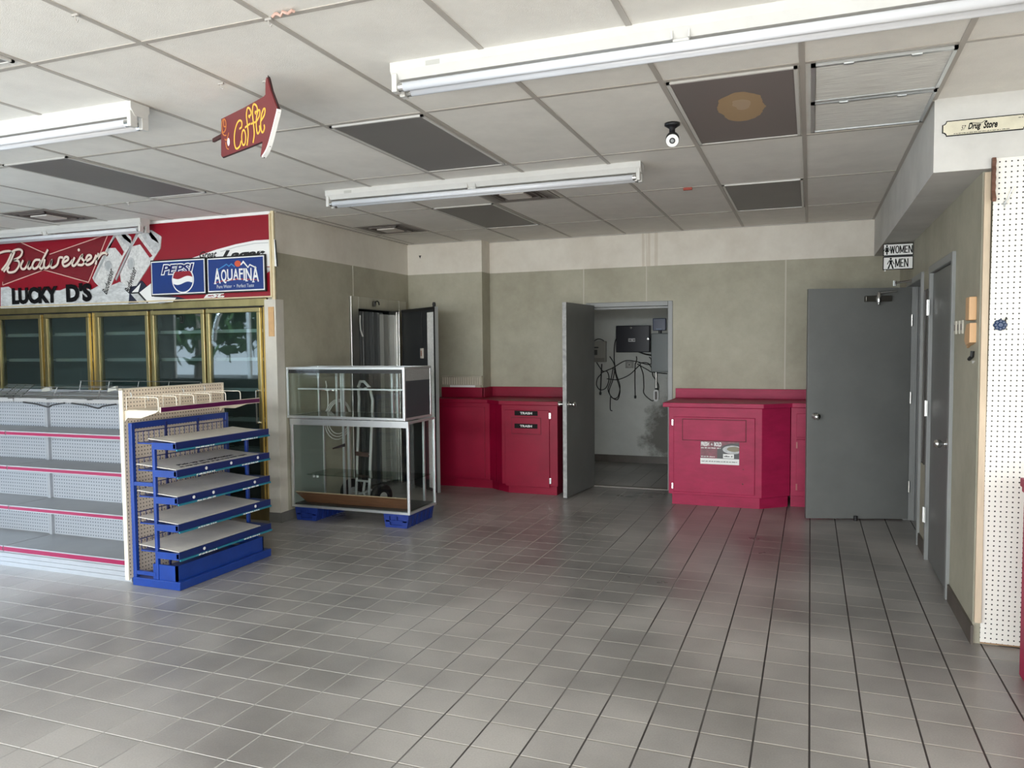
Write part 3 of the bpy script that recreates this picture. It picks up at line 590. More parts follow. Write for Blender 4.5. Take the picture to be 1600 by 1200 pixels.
MB().prism(A['sun'],0,.0012,f2).build('orange_sun',mat('orange',(.62,.10,.04),.4),aq); MB().prism(A['swoosh'],0,.0012,f2).build('red_swoosh',mat('brick',(.42,.06,.05),.4),aq)
MB().text('Pure Water  •  Perfect Taste',-5.015,-4.605,2.105,2.135,0,.0012,f2).build('small_lettering',mat('pale_lettering',(.6,.62,.65),.5),aq)
# ---------------- fluorescent strip lights ----------------
def strip_light(label,x0,x1,y,w=.115,two=True,cover=True):
    r=thing('strip_light',label,'ceiling light',((x0+x1)/2,y+w/2,H-.13),group='bare tube strip lights')
    m=MB(); m.prism([(y,H),(y,H-.036),(y+.024,H-.068),(y+w-.024,H-.068),(y+w,H-.036),(y+w,H)],x0,x1,lambda u,v,w_:(w_,u,v)); m.build('housing',white,r)
    ys=[y+.022,y+w-.022]
    for k,yy in enumerate(ys):
        MB().tube([(x0+.045,yy,H-.100),(x1-.045,yy,H-.100)],.019,14).build('tube',tubem,r,smooth=True)
        MB().tube([(x0+.033,yy,H-.100),(x0+.055,yy,H-.100)],.0195,12).tube([(x1-.055,yy,H-.100),(x1-.033,yy,H-.100)],.0195,12).build('tube_cap',chrome,r)
        for xx in(x0+.005,x1-.03):
            MB().box(xx,xx+.025,yy-.021,yy+.021,H-.122,H-.045).build('lamp_holder',white,r,bevel=.003)
    xm=(x0+x1)/2
    MB().box(xm-.03,xm+.03,y+.02,y+w-.02,H-.08,H-.07).box(xm-.035,xm-.028,y+.004,y+w-.004,H-.073,H-.045).box(xm+.028,xm+.035,y+.004,y+w-.004,H-.073,H-.045).build('centre_clip',white,r)
    MB().box(x0+.17,x0+.235,y-.001,y+.002,H-.034,H-.014).build('rating_label',mat('label_grey',(.45,.45,.42),.5),r)
    return r
strip_light('nearest strip light, running off the top right of the ceiling',-1.69,.76,2.985)
strip_light('strip light cut off by the left picture edge, left of the coffee sign',-5.55,-3.095,2.935)
strip_light('middle strip light on the ceiling, wholly in view, small label at its left end',-3.495,-1.055,5.14)
strip_light('farthest left strip light against the top of the red fascia',-8.2,-5.735,5.50)
# ---------------- ceiling panels, grilles, diffusers ----------------
lens=mat('smoked_lens',(.20,.19,.182),.5,var=.06,scale=3)
def lens_mat2():
    m=mat('smoked_lens_stained',(.075,.062,.056),.5); N,L=nt(m); g=N.new('ShaderNodeNewGeometry'); sx=N.new('ShaderNodeSeparateXYZ'); L.new(g.outputs['Position'],sx.inputs[0])
    n=N.new('ShaderNodeTexNoise'); n.inputs['Scale'].default_value=6; L.new(g.outputs['Position'],n.inputs[0])
    dx=math_(N,L,'DIVIDE',math_(N,L,'ADD',sx.outputs[0],.335),.125); dy=math_(N,L,'DIVIDE',math_(N,L,'SUBTRACT',sx.outputs[1],4.18),.26)
    d=math_(N,L,'SQRT',math_(N,L,'ADD',math_(N,L,'MULTIPLY',dx,dx),math_(N,L,'MULTIPLY',dy,dy)))
    d=math_(N,L,'ADD',d,math_(N,L,'MULTIPLY',math_(N,L,'SUBTRACT',n.outputs[0],.5),1.1))
    k=math_(N,L,'LESS_THAN',d,.95); k2=math_(N,L,'LESS_THAN',d,.25)
    c=mixc(N,L,k,(.18,.155,.15),(.42,.29,.16)); c=mixc(N,L,k2,c,(.50,.38,.26))
    L.new(c,N['Principled BSDF'].inputs['Base Color']); return m
def panel(label,i,y0,y1,m=lens,dx=0,frame=True):
    x0=-.0472+.6096*i+.02+dx; x1=x0+.57
    r=thing('light_panel',label,'ceiling panel',((x0+x1)/2,(y0+y1)/2,H-.012),group='smoked plastic light panels')
    box(x0+.012,x1-.012,y0+.012,y1-.012,H-.008,H-.003).build('lens',m,r)
    m_=MB(); m_.box(x0,x1,y0,y0+.014,H-.012,H-.002).box(x0,x1,y1-.014,y1,H-.012,H-.002).box(x0,x0+.016,y0,y1,H-.012,H-.002).box(x1-.016,x1,y0,y1,H-.012,H-.002)
    m_.build('lens_frame',mat('lens_frame_white',(.62,.61,.58),.4) if 'lens_frame_white' not in bpy.data.materials else bpy.data.materials['lens_frame_white'],r); return r
Yg=GY
panel('large smoked ceiling panel with a round brown water stain',-1,3.68,4.85,lens_mat2())
panel('dark smoked ceiling panel left of centre, behind the nearest strip light',-4,3.68,4.85)
panel('dark smoked ceiling panel at left, between the coffee sign and the red fascia',-8,3.60,4.80,dx=.0)
panel('small looking smoked panel at right near the back wall',-1,6.14,7.34)
panel('smoked panel near the back wall, beyond the middle strip light',-5,6.12,7.33)
panel('smoked panel of which only a corner shows at the left picture edge',-6,1.22,2.36)
filt=mat('dirty_filter',(.88,.85,.80),.8,var=.45,scale=4,stretch=(1.5,50,1),bump=.3,bscale=60)
gr=thing('return_air_grille','pale dusty double return air filter grille in the ceiling at right','air grille',(.26,4.25,H-.02))
for k,(y0,y1) in enumerate(((3.68,4.22),(4.25,4.81))):
    box(-.005+.015,.535,y0+.02,y1-.02,H-.010,H-.003).build('filter',filt,gr)
    m_=MB(); m_.box(-.012,.55,y0,y0+.018,H-.016,H-.002).box(-.012,.55,y1-.018,y1,H-.016,H-.002).box(-.012,.008,y0,y1,H-.016,H-.002).box(.535,.55,y0,y1,H-.016,H-.002)
    for xx in(.14,.40): m_.box(xx-.02,xx+.02,y0+.004,y0+.022,H-.02,H-.016)
    m_.build('frame',alu,gr)
soot=None
def diffuser(label,xc,yc,s=.52):
    m=mat('sooty_diffuser',(.5,.47,.44),.6); N,L=nt(m); tc=N.new('ShaderNodeTexCoord'); sx=N.new('ShaderNodeSeparateXYZ'); L.new(tc.outputs['Object'],sx.inputs[0])
    n=N.new('ShaderNodeTexNoise'); n.inputs['Scale'].default_value=6; L.new(tc.outputs['Object'],n.inputs[0])
    d=math_(N,L,'MAXIMUM',math_(N,L,'ABSOLUTE',sx.outputs[0]),math_(N,L,'ABSOLUTE',sx.outputs[1]))
    d=math_(N,L,'ADD',d,math_(N,L,'MULTIPLY',math_(N,L,'SUBTRACT',n.outputs[0],.5),.12))
    r=N.new('ShaderNodeValToRGB'); r.color_ramp.elements[0].position=.16; r.color_ramp.elements[0].color=(.07,.05,.05,1); r.color_ramp.elements[1].position=.30; r.color_ramp.elements[1].color=(.36,.34,.31,1)
    L.new(d,r.inputs[0]); L.new(r.outputs[0],N['Principled BSDF'].inputs['Base Color'])
    r_=thing('air_diffuser',label,'air vent',(xc,yc,H-.02),group='sooty ceiling air diffusers')
    h=s/2
    box(xc-h,xc+h,yc-h,yc+h,H-.008,H-.003).build('face_plate',m,r_)
    m_=MB()
    for q,zz in((.20,.012),(.165,.018)):
        m_.box(xc-q,xc+q,yc-q,yc-q+.014,H-zz,H-.006).box(xc-q,xc+q,yc+q-.014,yc+q,H-zz,H-.006).box(xc-q,xc-q+.014,yc-q,yc+q,H-zz,H-.006).box(xc+q-.014,xc+q,yc-q,yc+q,H-zz,H-.006)
    m_.build('louvre',mat('soot_grey',(.14,.12,.11),.5) if 'soot_grey' not in bpy.data.materials else bpy.data.materials['soot_grey'],r_)
    box(xc-.10,xc+.10,yc-.10,yc+.10,H-.024,H-.012).build('centre_plate',mat('clean_plate',(.62,.58,.54),.5) if 'clean_plate' not in bpy.data.materials else bpy.data.materials['clean_plate'],r_)
diffuser('sooty air diffuser just beyond the middle strip light',-2.19,5.83,.56)
diffuser('sooty air diffuser nearest the back left corner of the ceiling',-3.98,6.99,.54)
diffuser('sooty air diffuser at the left, above the far strip light',-6.36,5.08,.54)
# security camera
r=thing('security_camera','small black and white security camera on the ceiling at right','camera',(-.72,4.33,H-.12))
MB().lathe((-.72,4.36,H),(0,0,-1),[(.042,0),(.042,.012),(.03,.02),(.016,.03),(.016,.05)],20).build('mount',dark,r,smooth=True)
cd=Vector((.13,-.86,-.45)).normalized()
MB().lathe(Vector((-.72,4.37,H-.075))-cd*.01,cd,[(.028,0),(.036,.02),(.036,.075)],20).build('body',dark,r,smooth=True)
MB().lathe(Vector((-.72,4.37,H-.075))+cd*.065,cd,[(.034,0),(.034,.003)],20).build('face_ring',whitep,r)
MB().lathe(Vector((-.72,4.37,H-.075))+cd*.068,cd,[(.016,0),(.016,.003)],16).build('lens_ring',dark,r)
MB().lathe(Vector((-.72,4.37,H-.075))+cd*.071,cd,[(.010,0),(.006,.003)],16).build('lens',mat('lens_grey',(.3,.32,.33),.1),r)
# little things on the ceiling
o=box(-.925,-.86,6.115,6.14,H-.022,H-.004).build('red_tag',mat('faded_red_tag',(.32,.05,.03),.6)); prop(o,'small red tag on a ceiling grid bar near the back right','tag')
clip=mat('clear_clip',(.42,.40,.37),.3)
for (x,y,lab) in((-2.486,2.123,'clear plastic clip on the grid bar nearest the top left corner'),(-2.31,2.95,'clear plastic clip on the grid bar just right of the coffee sign arrow tip'),(-2.515,2.899,'bent wire clip on the grid bar left of the coffee sign arrow tip'),(-1.87,2.415,'clear plastic clip at the grid crossing near the top middle'),(-5.20,4.873,'pale plastic hook hanging above the far strip light')):
    m=MB().box(x-.014,x+.014,y-.004,y+.004,H-.012,H-.004).tube([(x,y,H-.010),(x+.003,y,H-.026),(x+.010,y,H-.034),(x+.014,y,H-.026)],.0028,6)
    prop(m.build('ceiling_hook',clip),lab,'hook',group='clips on the ceiling grid')
m=MB(); pts=[(-1.83+.08*t/6*.9,2.385+.004*math.sin(t*3),H-.012-.006*math.cos(t*2.2)) for t in range(9)]; m.tube(pts,.006,6)
prop(m.build('tape_scrap',mat('pinkish_tape',(.55,.36,.30),.6)),'scrap of peeling pinkish tape on the grid bar at the top','tape')
# ---------------- coffee sign ----------------
u_=Vector((.88678576,-.46218071)); ang=math.atan2(u_.y,u_.x)
cs=thing('coffee_sign','maroon arrow shaped coffee sign hanging from the ceiling','sign',(-2.736,3.146,2.42),ang)
maroon=mat('maroon_board',(.17,.022,.026),.35,var=.15,scale=6)
fl=lambda u,v,w:(u,-w,v-2.42)
MB().prism(A['cof_out'],-.016,0,fl).build('board',maroon,cs,local=True)
cx_=.3; cz_=2.58
MB().prism([(cx_+(u-cx_)*1.012,cz_+(v-cz_)*1.03) for u,v in A['cof_out']],-.012,-.006,fl).build('board_edge',mat('dark_board_edge',(.03,.015,.015),.5),cs,local=True)
o_=A['cof_out']; m=MB(); m.ribbon([o_[9],o_[10]],.008,-.017,.001,fl); m.ribbon([o_[10],o_[11],o_[12]],.009,-.017,.001,fl); m.build('white_edge',whitep,cs,local=True)
ylw=mat('yellow_paint',(.85,.52,.07),.5)
m=MB()
for st in A['cof'][:8]: m.ribbon([tuple(p) for p in st],.0085,0,.0015,fl)
m.build('lettering',ylw,cs,local=True)
m=MB()
for st in A['cof'][8:]: m.ribbon([tuple(p) for p in st],.005,0,.0012,fl)
m.build('bean_motif',mat('orange_paint',(.62,.24,.05),.5),cs,local=True)
MB().prism(A['cup'],0,.0014,fl).build('cup_motif',whitep,cs,local=True)
p0,p1=A['stick']; MB().box(p0[0],p1[0]+.02,.004,.016,p0[1]-.012-2.42,p0[1]+.006-2.42).build('stick',mat('dark_stick',(.06,.015,.015),.5),cs,local=True)
MB().tube([(.533,.008,2.745-2.42),(.533,.008,H-2.42-.003)],.0025,6).build('hanging_wire',black,cs,local=True)
# ---------------- blue display rack with sloping shelves ----------------
pegc=pegmat('cream_pegboard',(.86,.74,.60),(.09,.06,.045),1,2,.0254,.0045)
rk=thing('display_rack','blue metal snack rack with five cream shelves facing right','display rack',(-3.96,4.285,0))
Y0,Y1=3.835,4.745
m=MB().box(-4.17,-3.77,Y0,Y1,.0,.055); m.build('base',blue,rk,bevel=.004)
m=MB(); m.box(-3.815,-3.80,Y0+.01,Y1-.05,.055,.155).box(-4.0,-3.80,Y0+.01,Y0+.022,.055,.155).box(-4.0,-3.80,Y1-.06,Y1-.05,.055,.155)
m.build('kick_tray',blue,rk)
for y in(Y0+.015,Y1-.015):
    box(-4.165,-4.135,y-.014,y+.014,.055,1.075).build('rear_post',blue,rk,bevel=.004)
    box(-3.973,-3.950,y-.012,y+.012,.055,.945).build('front_post',blue,rk,bevel=.004)
    box(-4.135,-3.975,y-.010,y+.010,.665,.690).build('side_rail',blue,rk)
    box(-4.135,-3.975,y-.010,y+.010,.075,.10).build('side_rail',blue,rk)
box(-4.165,-4.145,Y0+.02,Y1-.02,1.035,1.075).build('top_rail',blue,rk)
for y in(Y0+.30,Y0+.60): box(-4.15,-4.138,y-.006,y+.006,.06,1.06).build('back_upright',dblue,rk)
ZS=[.95,.772,.598,.420,.238]
stripn=mat('navy_lip',(.008,.022,.12),.35)
for k,z in enumerate(ZS):
    # back wire fence
    m=MB(); m.tube([(-4.130,Y0+.03,z+.065),(-4.130,Y1-.03,z+.065)],.0035,6)
    for i in range(19):
        y=Y0+.045+i*(Y1-Y0-.09)/18
        m.tube([(-4.130,y,z+.065),(-4.130,y,z-.0),(-4.10,y,z-.012),(-4.03,y,z-.006)],.003,5)
    m.build('wire_fence',dblue,rk)
    # board
    lo=.018
    m=MB(); x0,x1=-4.125,-3.79; SL=.075
    ys=(Y0+.02,Y1-.09)
    def P3(x,y,t): return (x,y,z+lo-SL*(x-x1)+t-.012)
    m.add([P3(x0 if k else -4.02,ys[0],0),P3(x1,ys[0],0),P3(x1,ys[1],0),P3(x0 if k else -4.02,ys[1],0),P3(x0 if k else -4.02,ys[0],.004),P3(x1,ys[0],.004),P3(x1,ys[1],.004),P3(x0 if k else -4.02,ys[1],.004)],[(0,3,2,1),(4,5,6,7),(0,1,5,4),(1,2,6,5),(2,3,7,6),(3,0,4,7)])
    sb=m.build('shelf_board',board,rk)
    # blue tray under the front and the far end
    m=MB(); m.box(-3.965,-3.772,Y0+.0,Y0+.018,z-.04,z+.004).box(-3.965,-3.772,Y1-.09,Y1-.0,z-.04,z+.006).box(-3.79,-3.772,Y0,Y1,z-.03,z+.0).box(-4.12,-3.79,Y0+.03,Y1-.09,z-.012,z-.004)
    m.build('shelf_tray',blue,rk)
    box(-3.772,-3.766,Y0,Y1,z-.034,z+.010).build('front_lip',stripn,rk)
    box(-3.766,-3.757,Y0,Y1,z-.046,z-.034).build('price_strip',teal,rk)
    for y in(Y0+.16,Y0+.60):
        MB().dashes(y,y+.17,z-.045,z-.035,0,.001,lambda u,v,w:(-3.757+w,u,v),seed=k).build('strip_lettering',whitep,rk)
    m=MB()
    for y in {0:(),1:(Y0+.26,Y0+.50,Y0+.78),2:(Y0+.14,Y0+.32,Y0+.74),3:(Y0+.74,),4:(Y0+.22,)}[k]:
        m.lathe((-3.766,y,z-.012),(1,0,0),[(.011,0),(.011,.002)],10)
    if m.v: m.build('sticker_remnant',whitep,rk)
    if k==1:
        MB().text('Pick up an application',Y0+.14,Y0+.66,-3.87,-3.91,0,.0012,lambda u,v,w:(v,u,z+lo-.008-SL*(v+3.79)+w),bold=.02).build('shelf_lettering',imp,rk)
        MB().dashes(Y0+.10,Y0+.74,-3.842,-3.822,0,.0012,lambda u,v,w:(v,u,z+lo-.008-SL*(v+3.79)+w)).build('shelf_lettering',imp,rk)
# peg board end panel of the gondola with its own top shelf
pe=thing('pegboard_end_panel','tall cream perforated end panel behind the blue rack','pegboard',(-4.21,4.30,0))
box(-4.225,-4.20,3.835,4.765,.04,1.293).build('board',pegc,pe)
box(-4.228,-4.196,3.829,3.841,.03,1.296).build('edge_trim',cream,pe); box(-4.228,-4.196,4.760,4.772,.03,1.296).build('edge_trim',cream,pe); box(-4.228,-4.196,3.829,4.772,1.290,1.300).build('edge_trim',cream,pe)
for (y,z) in((3.89,1.25),(4.03,1.22),(4.35,1.25),(4.56,1.26)): MB().tube([(-4.20,y,z+.02),(-4.188,y,z+.02),(-4.183,y,z),(-4.188,y,z-.012)],.003,6).build('peg_hook',wire,pe)
ps_=thing('end_cap_shelf','narrow cream shelf with a purple price strip above the blue rack','shelf',(-4.04,4.33,1.14))
YA,YB=3.845,4.815
m=MB()
box(-4.195,-3.905,YA+.02,YB-.01,1.152,1.160).build('deck',cream,ps_)
for y in(YA,YB-.085):
    MB().prism([(-4.20,1.155),(-3.91,1.160),(-3.935,1.145),(-4.06,1.108),(-4.175,1.108),(-4.20,1.080)],y,y+.006,lambda u,v,w:(u,w,v)).build('bracket',cream,ps_)
box(-3.905,-3.898,YA+.005,YB,1.146,1.184).build('front_lip',cream,ps_)
box(-3.899,-3.895,YA+.01,YB-.004,1.151,1.180).build('price_strip',mat('purple_strip',(.09,.004,.06),.35),ps_)
cw=mat('cream_wire',(.80,.74,.62),.4)
for i in range(6):
    y=YA+.01+i*.155
    pts=[(-4.19,y,1.16),(-4.19,y,1.245),(-3.94,y,1.245),(-3.925,y,1.24),(-3.92,y,1.225),(-3.92,y,1.16)]
    MB().tube(pts,.0032,6).build('wire_divider',cw,ps_)
# ---------------- gondola shelving ----------------
pegg=pegmat('white_pegboard_back',(.37,.40,.44),(.07,.08,.10),0,2,.0254,.0048)
gwh=mat('gondola_white',(.36,.38,.41),.4,var=.08,scale=5)
ggr=mat('gondola_grey_shelf',(.30,.30,.30),.38,var=.12,scale=3)
pink=mat('magenta_price_strip',(.27,.002,.055),.35)
go=thing('gondola_shelving','long pale grey gondola shelving with magenta price strips at left','shelving',(-5.5,4.30,0))
GXA=-7.9; GXB=-4.232
m=MB(); m.box(GXA,GXB,4.27,4.33,.12,1.20); m.build('back_panel',pegg,go)
for x in(-5.43,-6.65): 
    box(x-.014,x+.014,4.245,4.27,.13,1.21).build('upright',gwh,go)
box(GXB-.014,GXB,4.245,4.27,.13,1.21).build('upright',gwh,go)
m=MB(); 
for j in range(3): m.box(GXA,GXB,3.885+.0*j,3.90,.0+.033*j,.030+.033*j)
m.box(GXA,GXB,3.892,4.70,.0,.10); m.build('kick_plate',gwh,go)
secs=[(GXA,-6.655),(-6.645,-5.435),(-5.425,GXB)]
for z,yf,th in((.148,3.875,.035),(.430,3.93,.026),(.722,3.93,.026),(.975,3.93,.026)):
    for a_,b_ in secs:
        s_=box(a_,b_,yf,4.27,z-.012,z).build('shelf',ggr,go)
        box(a_,b_,yf-.008,yf,z-th-.004,z+.004).build('shelf_lip',gwh,s_)
        box(a_,b_,yf-.011,yf-.008,z-th+.003,z-.003).build('price_strip',pink,s_)
        for xx in(a_+.006,):
            MB().prism([(4.25,z-.012),(3.98,z-.012),(4.25,z-.07)],xx,xx+.004,lambda u,v,w:(w,u,v)).build('shelf_bracket',gwh,s_)
for a_,b_ in secs:
    s_=box(a_,b_,4.0,4.27,1.195,1.21).build('top_shelf',ggr,go)
    s_=box(a_,b_,4.33,4.66,1.20,1.215).build('top_shelf',gwh,go)
    box(a_,b_,4.66,4.668,1.19,1.235).build('shelf_lip',gwh,s_)
for z in(.43,.72): box(GXA,GXB,4.33,4.66,z-.012,z).build('shelf',ggr,go)
for a_,b_ in secs: box(a_,b_,3.992,4.0,1.185,1.213).build('shelf_lip',ggr,go)
chw=mat('grey_wire',(.28,.29,.29),.3,.9)
def fence(x0,x1,y,z,h,n,tilt,label):
    """low wire fence divider lying on the top shelf"""
    m=MB()
    for k in range(3): m.tube([(x0,y+tilt*k/2,z+h*k/2),(x1,y+tilt*k/2,z+h*k/2)],.0028,5)
    for i in range(n):
        x=x0+(x1-x0)*i/(n-1); m.tube([(x,y-.10,z),(x,y,z),(x+.012,y+tilt,z+h)],.0035,5)
    prop(m.build('wire_fence',chw),label,'wire divider',group='wire fences lying on the gondola')
fence(-5.50,-4.28,4.60,1.225,.085,5,.01,'wire fence standing at the back edge of the gondola top')
fence(-5.65,-4.35,4.14,1.213,.070,4,.03,'wire fence across the middle of the gondola top')
fence(-6.2,-4.26,4.045,1.213,.035,6,.0,'lowest wire fence along the front edge of the gondola top')
m=MB()
for k in range(9): m.tube([(-5.72,4.07+.012*k,1.222+.010*k),(-5.44,4.07+.012*k,1.222+.010*k)],.003,5)
for x in(-5.72,-5.62,-5.53,-5.44): m.tube([(x,4.06,1.218),(x,4.175,1.305)],.003,5)
prop(m.build('wire_basket_panel',mat('dark_wire',(.10,.11,.10),.4,.6)),'small dark wire grid panel tilted on the gondola top','wire panel')
for (x,y,z) in((-5.53,4.30,1.25),(-5.02,4.45,1.25)):
    prop(MB().prism([(0,0),(.10,.015),(.09,.045),(.02,.03)],-.01,.01,lambda u,v,w,x=x,y=y,z=z:(x+u,y+w,z-.015+v)).build('shelf_bracket',mat('bracket_white',(.62,.62,.56),.4)),'loose white shelf bracket lying '+('behind the tilted wire panel' if x<-5.3 else 'among the wire fences, right of the other'),'bracket',group='loose brackets on the gondola')
m=MB()
m.tube([(-5.99,3.97,1.205),(-5.90,3.955,1.20),(-5.85,3.95,1.13)],.006,6)
prop(m.build('hook_arm',whitep),'bent white hook hanging off the left end of the gondola top','hook')
for i,x in enumerate((-5.06,-4.58)):
    m=MB().tube(smooth([(x-.26,3.985,1.183),(x-.12,3.98,1.172),(x-.03,3.975,1.158),(x+.01,3.975,1.155),(x+.04,3.98,1.168),(x+.15,3.985,1.183)],4),.006,6)
    prop(m.build('cable_loop',dark),'dark cable sagging under the gondola top edge, '+('left loop' if i==0 else 'right loop'),'cable',group='cables under the gondola edge')
# ---------------- display cases ----------------
sg_=mat('case_liner',(.05,.055,.06),.5)
speck=mat('speckled_grey',(.34,.34,.33),.6,var=.35,scale=120)
def beams(m,x0,x1,y0,y1,z0,z1,t):
    for x in(x0,x1-t):
        for y in(y0,y1-t): m.box(x,x+t,y,y+t,z0,z1)
    for z in(z0,z1-t):
        for y in(y0,y1-t): m.box(x0+t,x1-t,y,y+t,z,z+t)
        for x in(x0,x1-t): m.box(x,x+t,y0+t,y1-t,z,z+t)
    return m
lc=thing('display_case','large lower glass display case with aluminium frame standing on blue plastic feet','display case',(-3.79,6.08,.115))
X0,X1,Z0,Z1=-4.395,-3.185,.12,.925; YC0,YC1=5.835,6.345
beams(MB(),X0,X1,YC0,YC1,Z0,Z1,.022).build('frame',alu,lc,bevel=.002)
MB().box(X0,X1,YC0-.004,YC0,Z1-.055,Z1).build('top_rail',alu,lc)
box(X0+.02,X1-.02,YC0+.02,YC1-.02,Z0+.02,Z0+.03).build('floor_panel',darkg,lc)
box(X0+.02,X1-.02,YC0+.008,YC0+.013,Z0+.02,Z1-.05).build('front_glass',glass,lc)
box(X1-.012,X1-.008,YC0+.02,YC1-.02,Z0+.02,Z1-.02).build('side_glass',glass,lc)
box(X0+.008,X0+.012,YC0+.02,YC1-.02,Z0+.02,Z1-.02).build('end_panel',mat('pale_green_panel',(.25,.29,.26),.5),lc)
gsh=glassmat('shelf_glass',(.72,.80,.76),1.0)
box(X0+.10,X1-.03,YC0+.10,YC1-.05,.40,.408).build('glass_shelf',gsh,lc)
for x in(X0+.235,X0+.29): box(x,x+.022,YC1-.03,YC1-.012,Z0+.02,Z1-.02).build('rear_upright',alu,lc)
box(X1-.12,X1-.10,YC1-.03,YC1-.012,Z0+.02,Z1-.02).build('rear_upright',alu,lc)
MB().prism([(0,0),(-.20,-.0),(-.20,.012),(-.0,.03)],0,.006,lambda u,v,w:(X0+.26+w,YC1-.03+u,.62+v)).build('shelf_arm',dark,lc)
MB().prism([(0,0),(-.20,-.0),(-.20,.012),(-.0,.03)],0,.006,lambda u,v,w:(X0+.26+w,YC1-.03+u,.37+v)).build('shelf_arm',dark,lc)
for x in(X0+.13,X0+.17): MB().lathe((x,YC0+.16,.37),(0,0,1),[(.014,0),(.014,.028)],10).build('shelf_clip',alu,lc)
uc=thing('display_case','shallower upper glass display case stacked on the larger one','display case',(-3.81,6.08,.93))
X0,X1,Z0,Z1=-4.42,-3.205,.932,1.390; YC0,YC1=5.815,6.315
beams(MB(),X0,X1,YC0,YC1,Z0,Z1,.022).build('frame',alu,uc,bevel=.002)
box(X0+.02,X1-.02,YC0+.02,YC1-.02,Z0+.012,Z0+.022).build('floor_panel',mat('mirror_floor',(.10,.11,.11),.1),uc)
box(X0+.02,X1-.02,YC0+.008,YC0+.013,Z0+.02,Z1-.02).build('front_glass',glass,uc)
box(X0+.015,X1-.015,YC0+.03,YC1-.02,Z1-.012,Z1-.006).build('top_glass',gsh,uc)
box(X0+.008,X0+.012,YC0+.02,YC1-.02,Z0+.02,Z1-.02).build('side_glass',glass,uc)
MB().box(X1-.014,X1-.004,YC0+.02,YC1-.02,Z0+.02,Z1-.12).build('side_panel',mat('slate_panel',(.045,.052,.060),.4),uc)
MB().box(X1-.014,X1-.004,YC0+.02,YC1-.02,Z1-.12,Z1-.02).build('speckled_band',speck,uc)
box(X0+.03,X1-.03,YC0+.012,YC0+.018,Z1-.055,Z1-.022).build('lamp_rail',dark,uc)
box(X0+.05,X1-.03,YC0+.12,YC1-.05,1.185,1.193).build('glass_shelf',gsh,uc)
box(X0+.05,X1-.03,YC0+.115,YC0+.12,1.183,1.196).build('shelf_edge',alu,uc)
for x in(X0+.215,X0+.265,X0+.29,X1-.40,X1-.345): box(x,x+.020,YC1-.03,YC1-.012,Z0+.02,Z1-.04).build('rear_upright',alu,uc)
for x in(X0+.20,X1-.37): MB().prism([(0,0),(-.22,.02),(-.22,.03),(0,.035)],0,.006,lambda u,v,w,x=x:(x+w,YC1-.03+u,1.15+v)).build('shelf_arm',chrome,uc)
# plank inside the lower case
wood=mat('brown_wood_panel',(.17,.075,.038),.45,var=.35,scale=5,stretch=(1.2,6,12))
pl=thing('wood_plank','brown wood grain plank leaning inside the lower display case','plank',(-3.80,5.98,.15))
m=MB(); m.add([(-4.30,5.935,.151),(-3.26,5.935,.151),(-3.23,5.862,.252),(-4.372,5.862,.252),(-4.30,5.949,.153),(-3.26,5.949,.153),(-3.23,5.876,.258),(-4.372,5.876,.258)],[(0,1,2,3),(4,7,6,5),(0,4,5,1),(1,5,6,2),(2,6,7,3),(3,7,4,0)]); m.build('panel',wood,pl)
m=MB(); m.add([(-4.372,5.861,.2525),(-3.23,5.861,.2525),(-3.23,5.877,.2585),(-4.372,5.877,.2585)],[(0,1,2,3)]); m.build('light_edge',mat('oak_edge',(.5,.38,.26),.5),pl)
# blue plastic feet
bpl=mat('blue_plastic',(.012,.035,.22),.4,var=.15,scale=10)
def foot(x0,x1,label):
    r=thing('plastic_pallet_foot',label,'pallet',((x0+x1)/2,6.08,0),group='blue plastic pallet feet')
    m=MB(); m.box(x0,x1,5.85,6.33,.098,.118)
    m.build('deck',bpl,r)
    m=MB()
    # front face with a slot, tapering towards the floor
    def pt(u,v): 
        k=.018*(1-v/.1); return (x0+k+(u)*((x1-k)-(x0+k)))
    m.box(x0+.02,x1-.02,5.852,5.862,0,.022)
    for a_,b_ in((0,.22),(.78,1)):
        m.prism([(pt(a_,0),0),(pt(b_,0),0),(pt(b_,.1),.1),(pt(a_,.1),.1)],5.85,5.864,lambda u,v,w:(u,w,v))
    m.box(x0+.02,x1-.02,5.85,5.86,.050,.062).box((x0+x1)/2-.006,(x0+x1)/2+.006,5.85,5.862,.06,.1).box(x0+.02,x1-.02,5.90,5.905,.0,.1)
    m.build('front_face',bpl,r)
    for k in range(6):
        y=5.87+.08*k
        MB().prism([(x1-.018,0),(x1,.1),(x0,.1),(x0+.018,0)],y,y+.055,lambda u,v,w:(u,w,v)).build('rib_block',bpl,r)
foot(-4.37,-4.13,'blue plastic foot under the left end of the display cases')
foot(-3.45,-3.205,'blue plastic foot under the right end of the display cases')
# hand truck behind the case
ht=thing('hand_truck','grey two wheeled hand truck standing behind the lower display case','hand truck',(-4.08,6.545,0),math.radians(-20))
tr=mat('dull_grey_tube',(.55,.56,.55),.4,.3)
m=MB()
for s in(-1,1): m.tube([(s*.10,-.02,.03),(s*.105,.05,1.05)],.014,8)
m.tube([(-.105,.05,1.05),(-.09,.03,1.17),(-.03,.01,1.23),(.03,.01,1.23),(.09,.03,1.17),(.105,.05,1.05)],.014,8)
for z in(.25,.52,.83): m.tube([(-.10,0,z),(.10,0,z+.01)],.011,8)
m.build('frame',tr,ht,local=True)
MB().box(-.10,.10,-.015,.0,.50,.54).build('cross_plate',mat('rust_plate',(.10,.06,.05),.6),ht,local=True)
MB().tube([(.02,0,.25),(.0,.0,.16),(.06,0,.06)],.013,8).tube([(-.12,0,.10),(.12,0,.18)],.012,8).tube([(-.13,.02,.2),(-.24,.08,.13)],.012,8).build('brace',tr,ht,local=True)
MB().box(-.16,.16,-.20,-.02,.005,.012).build('toe_plate',tr,ht,local=True)
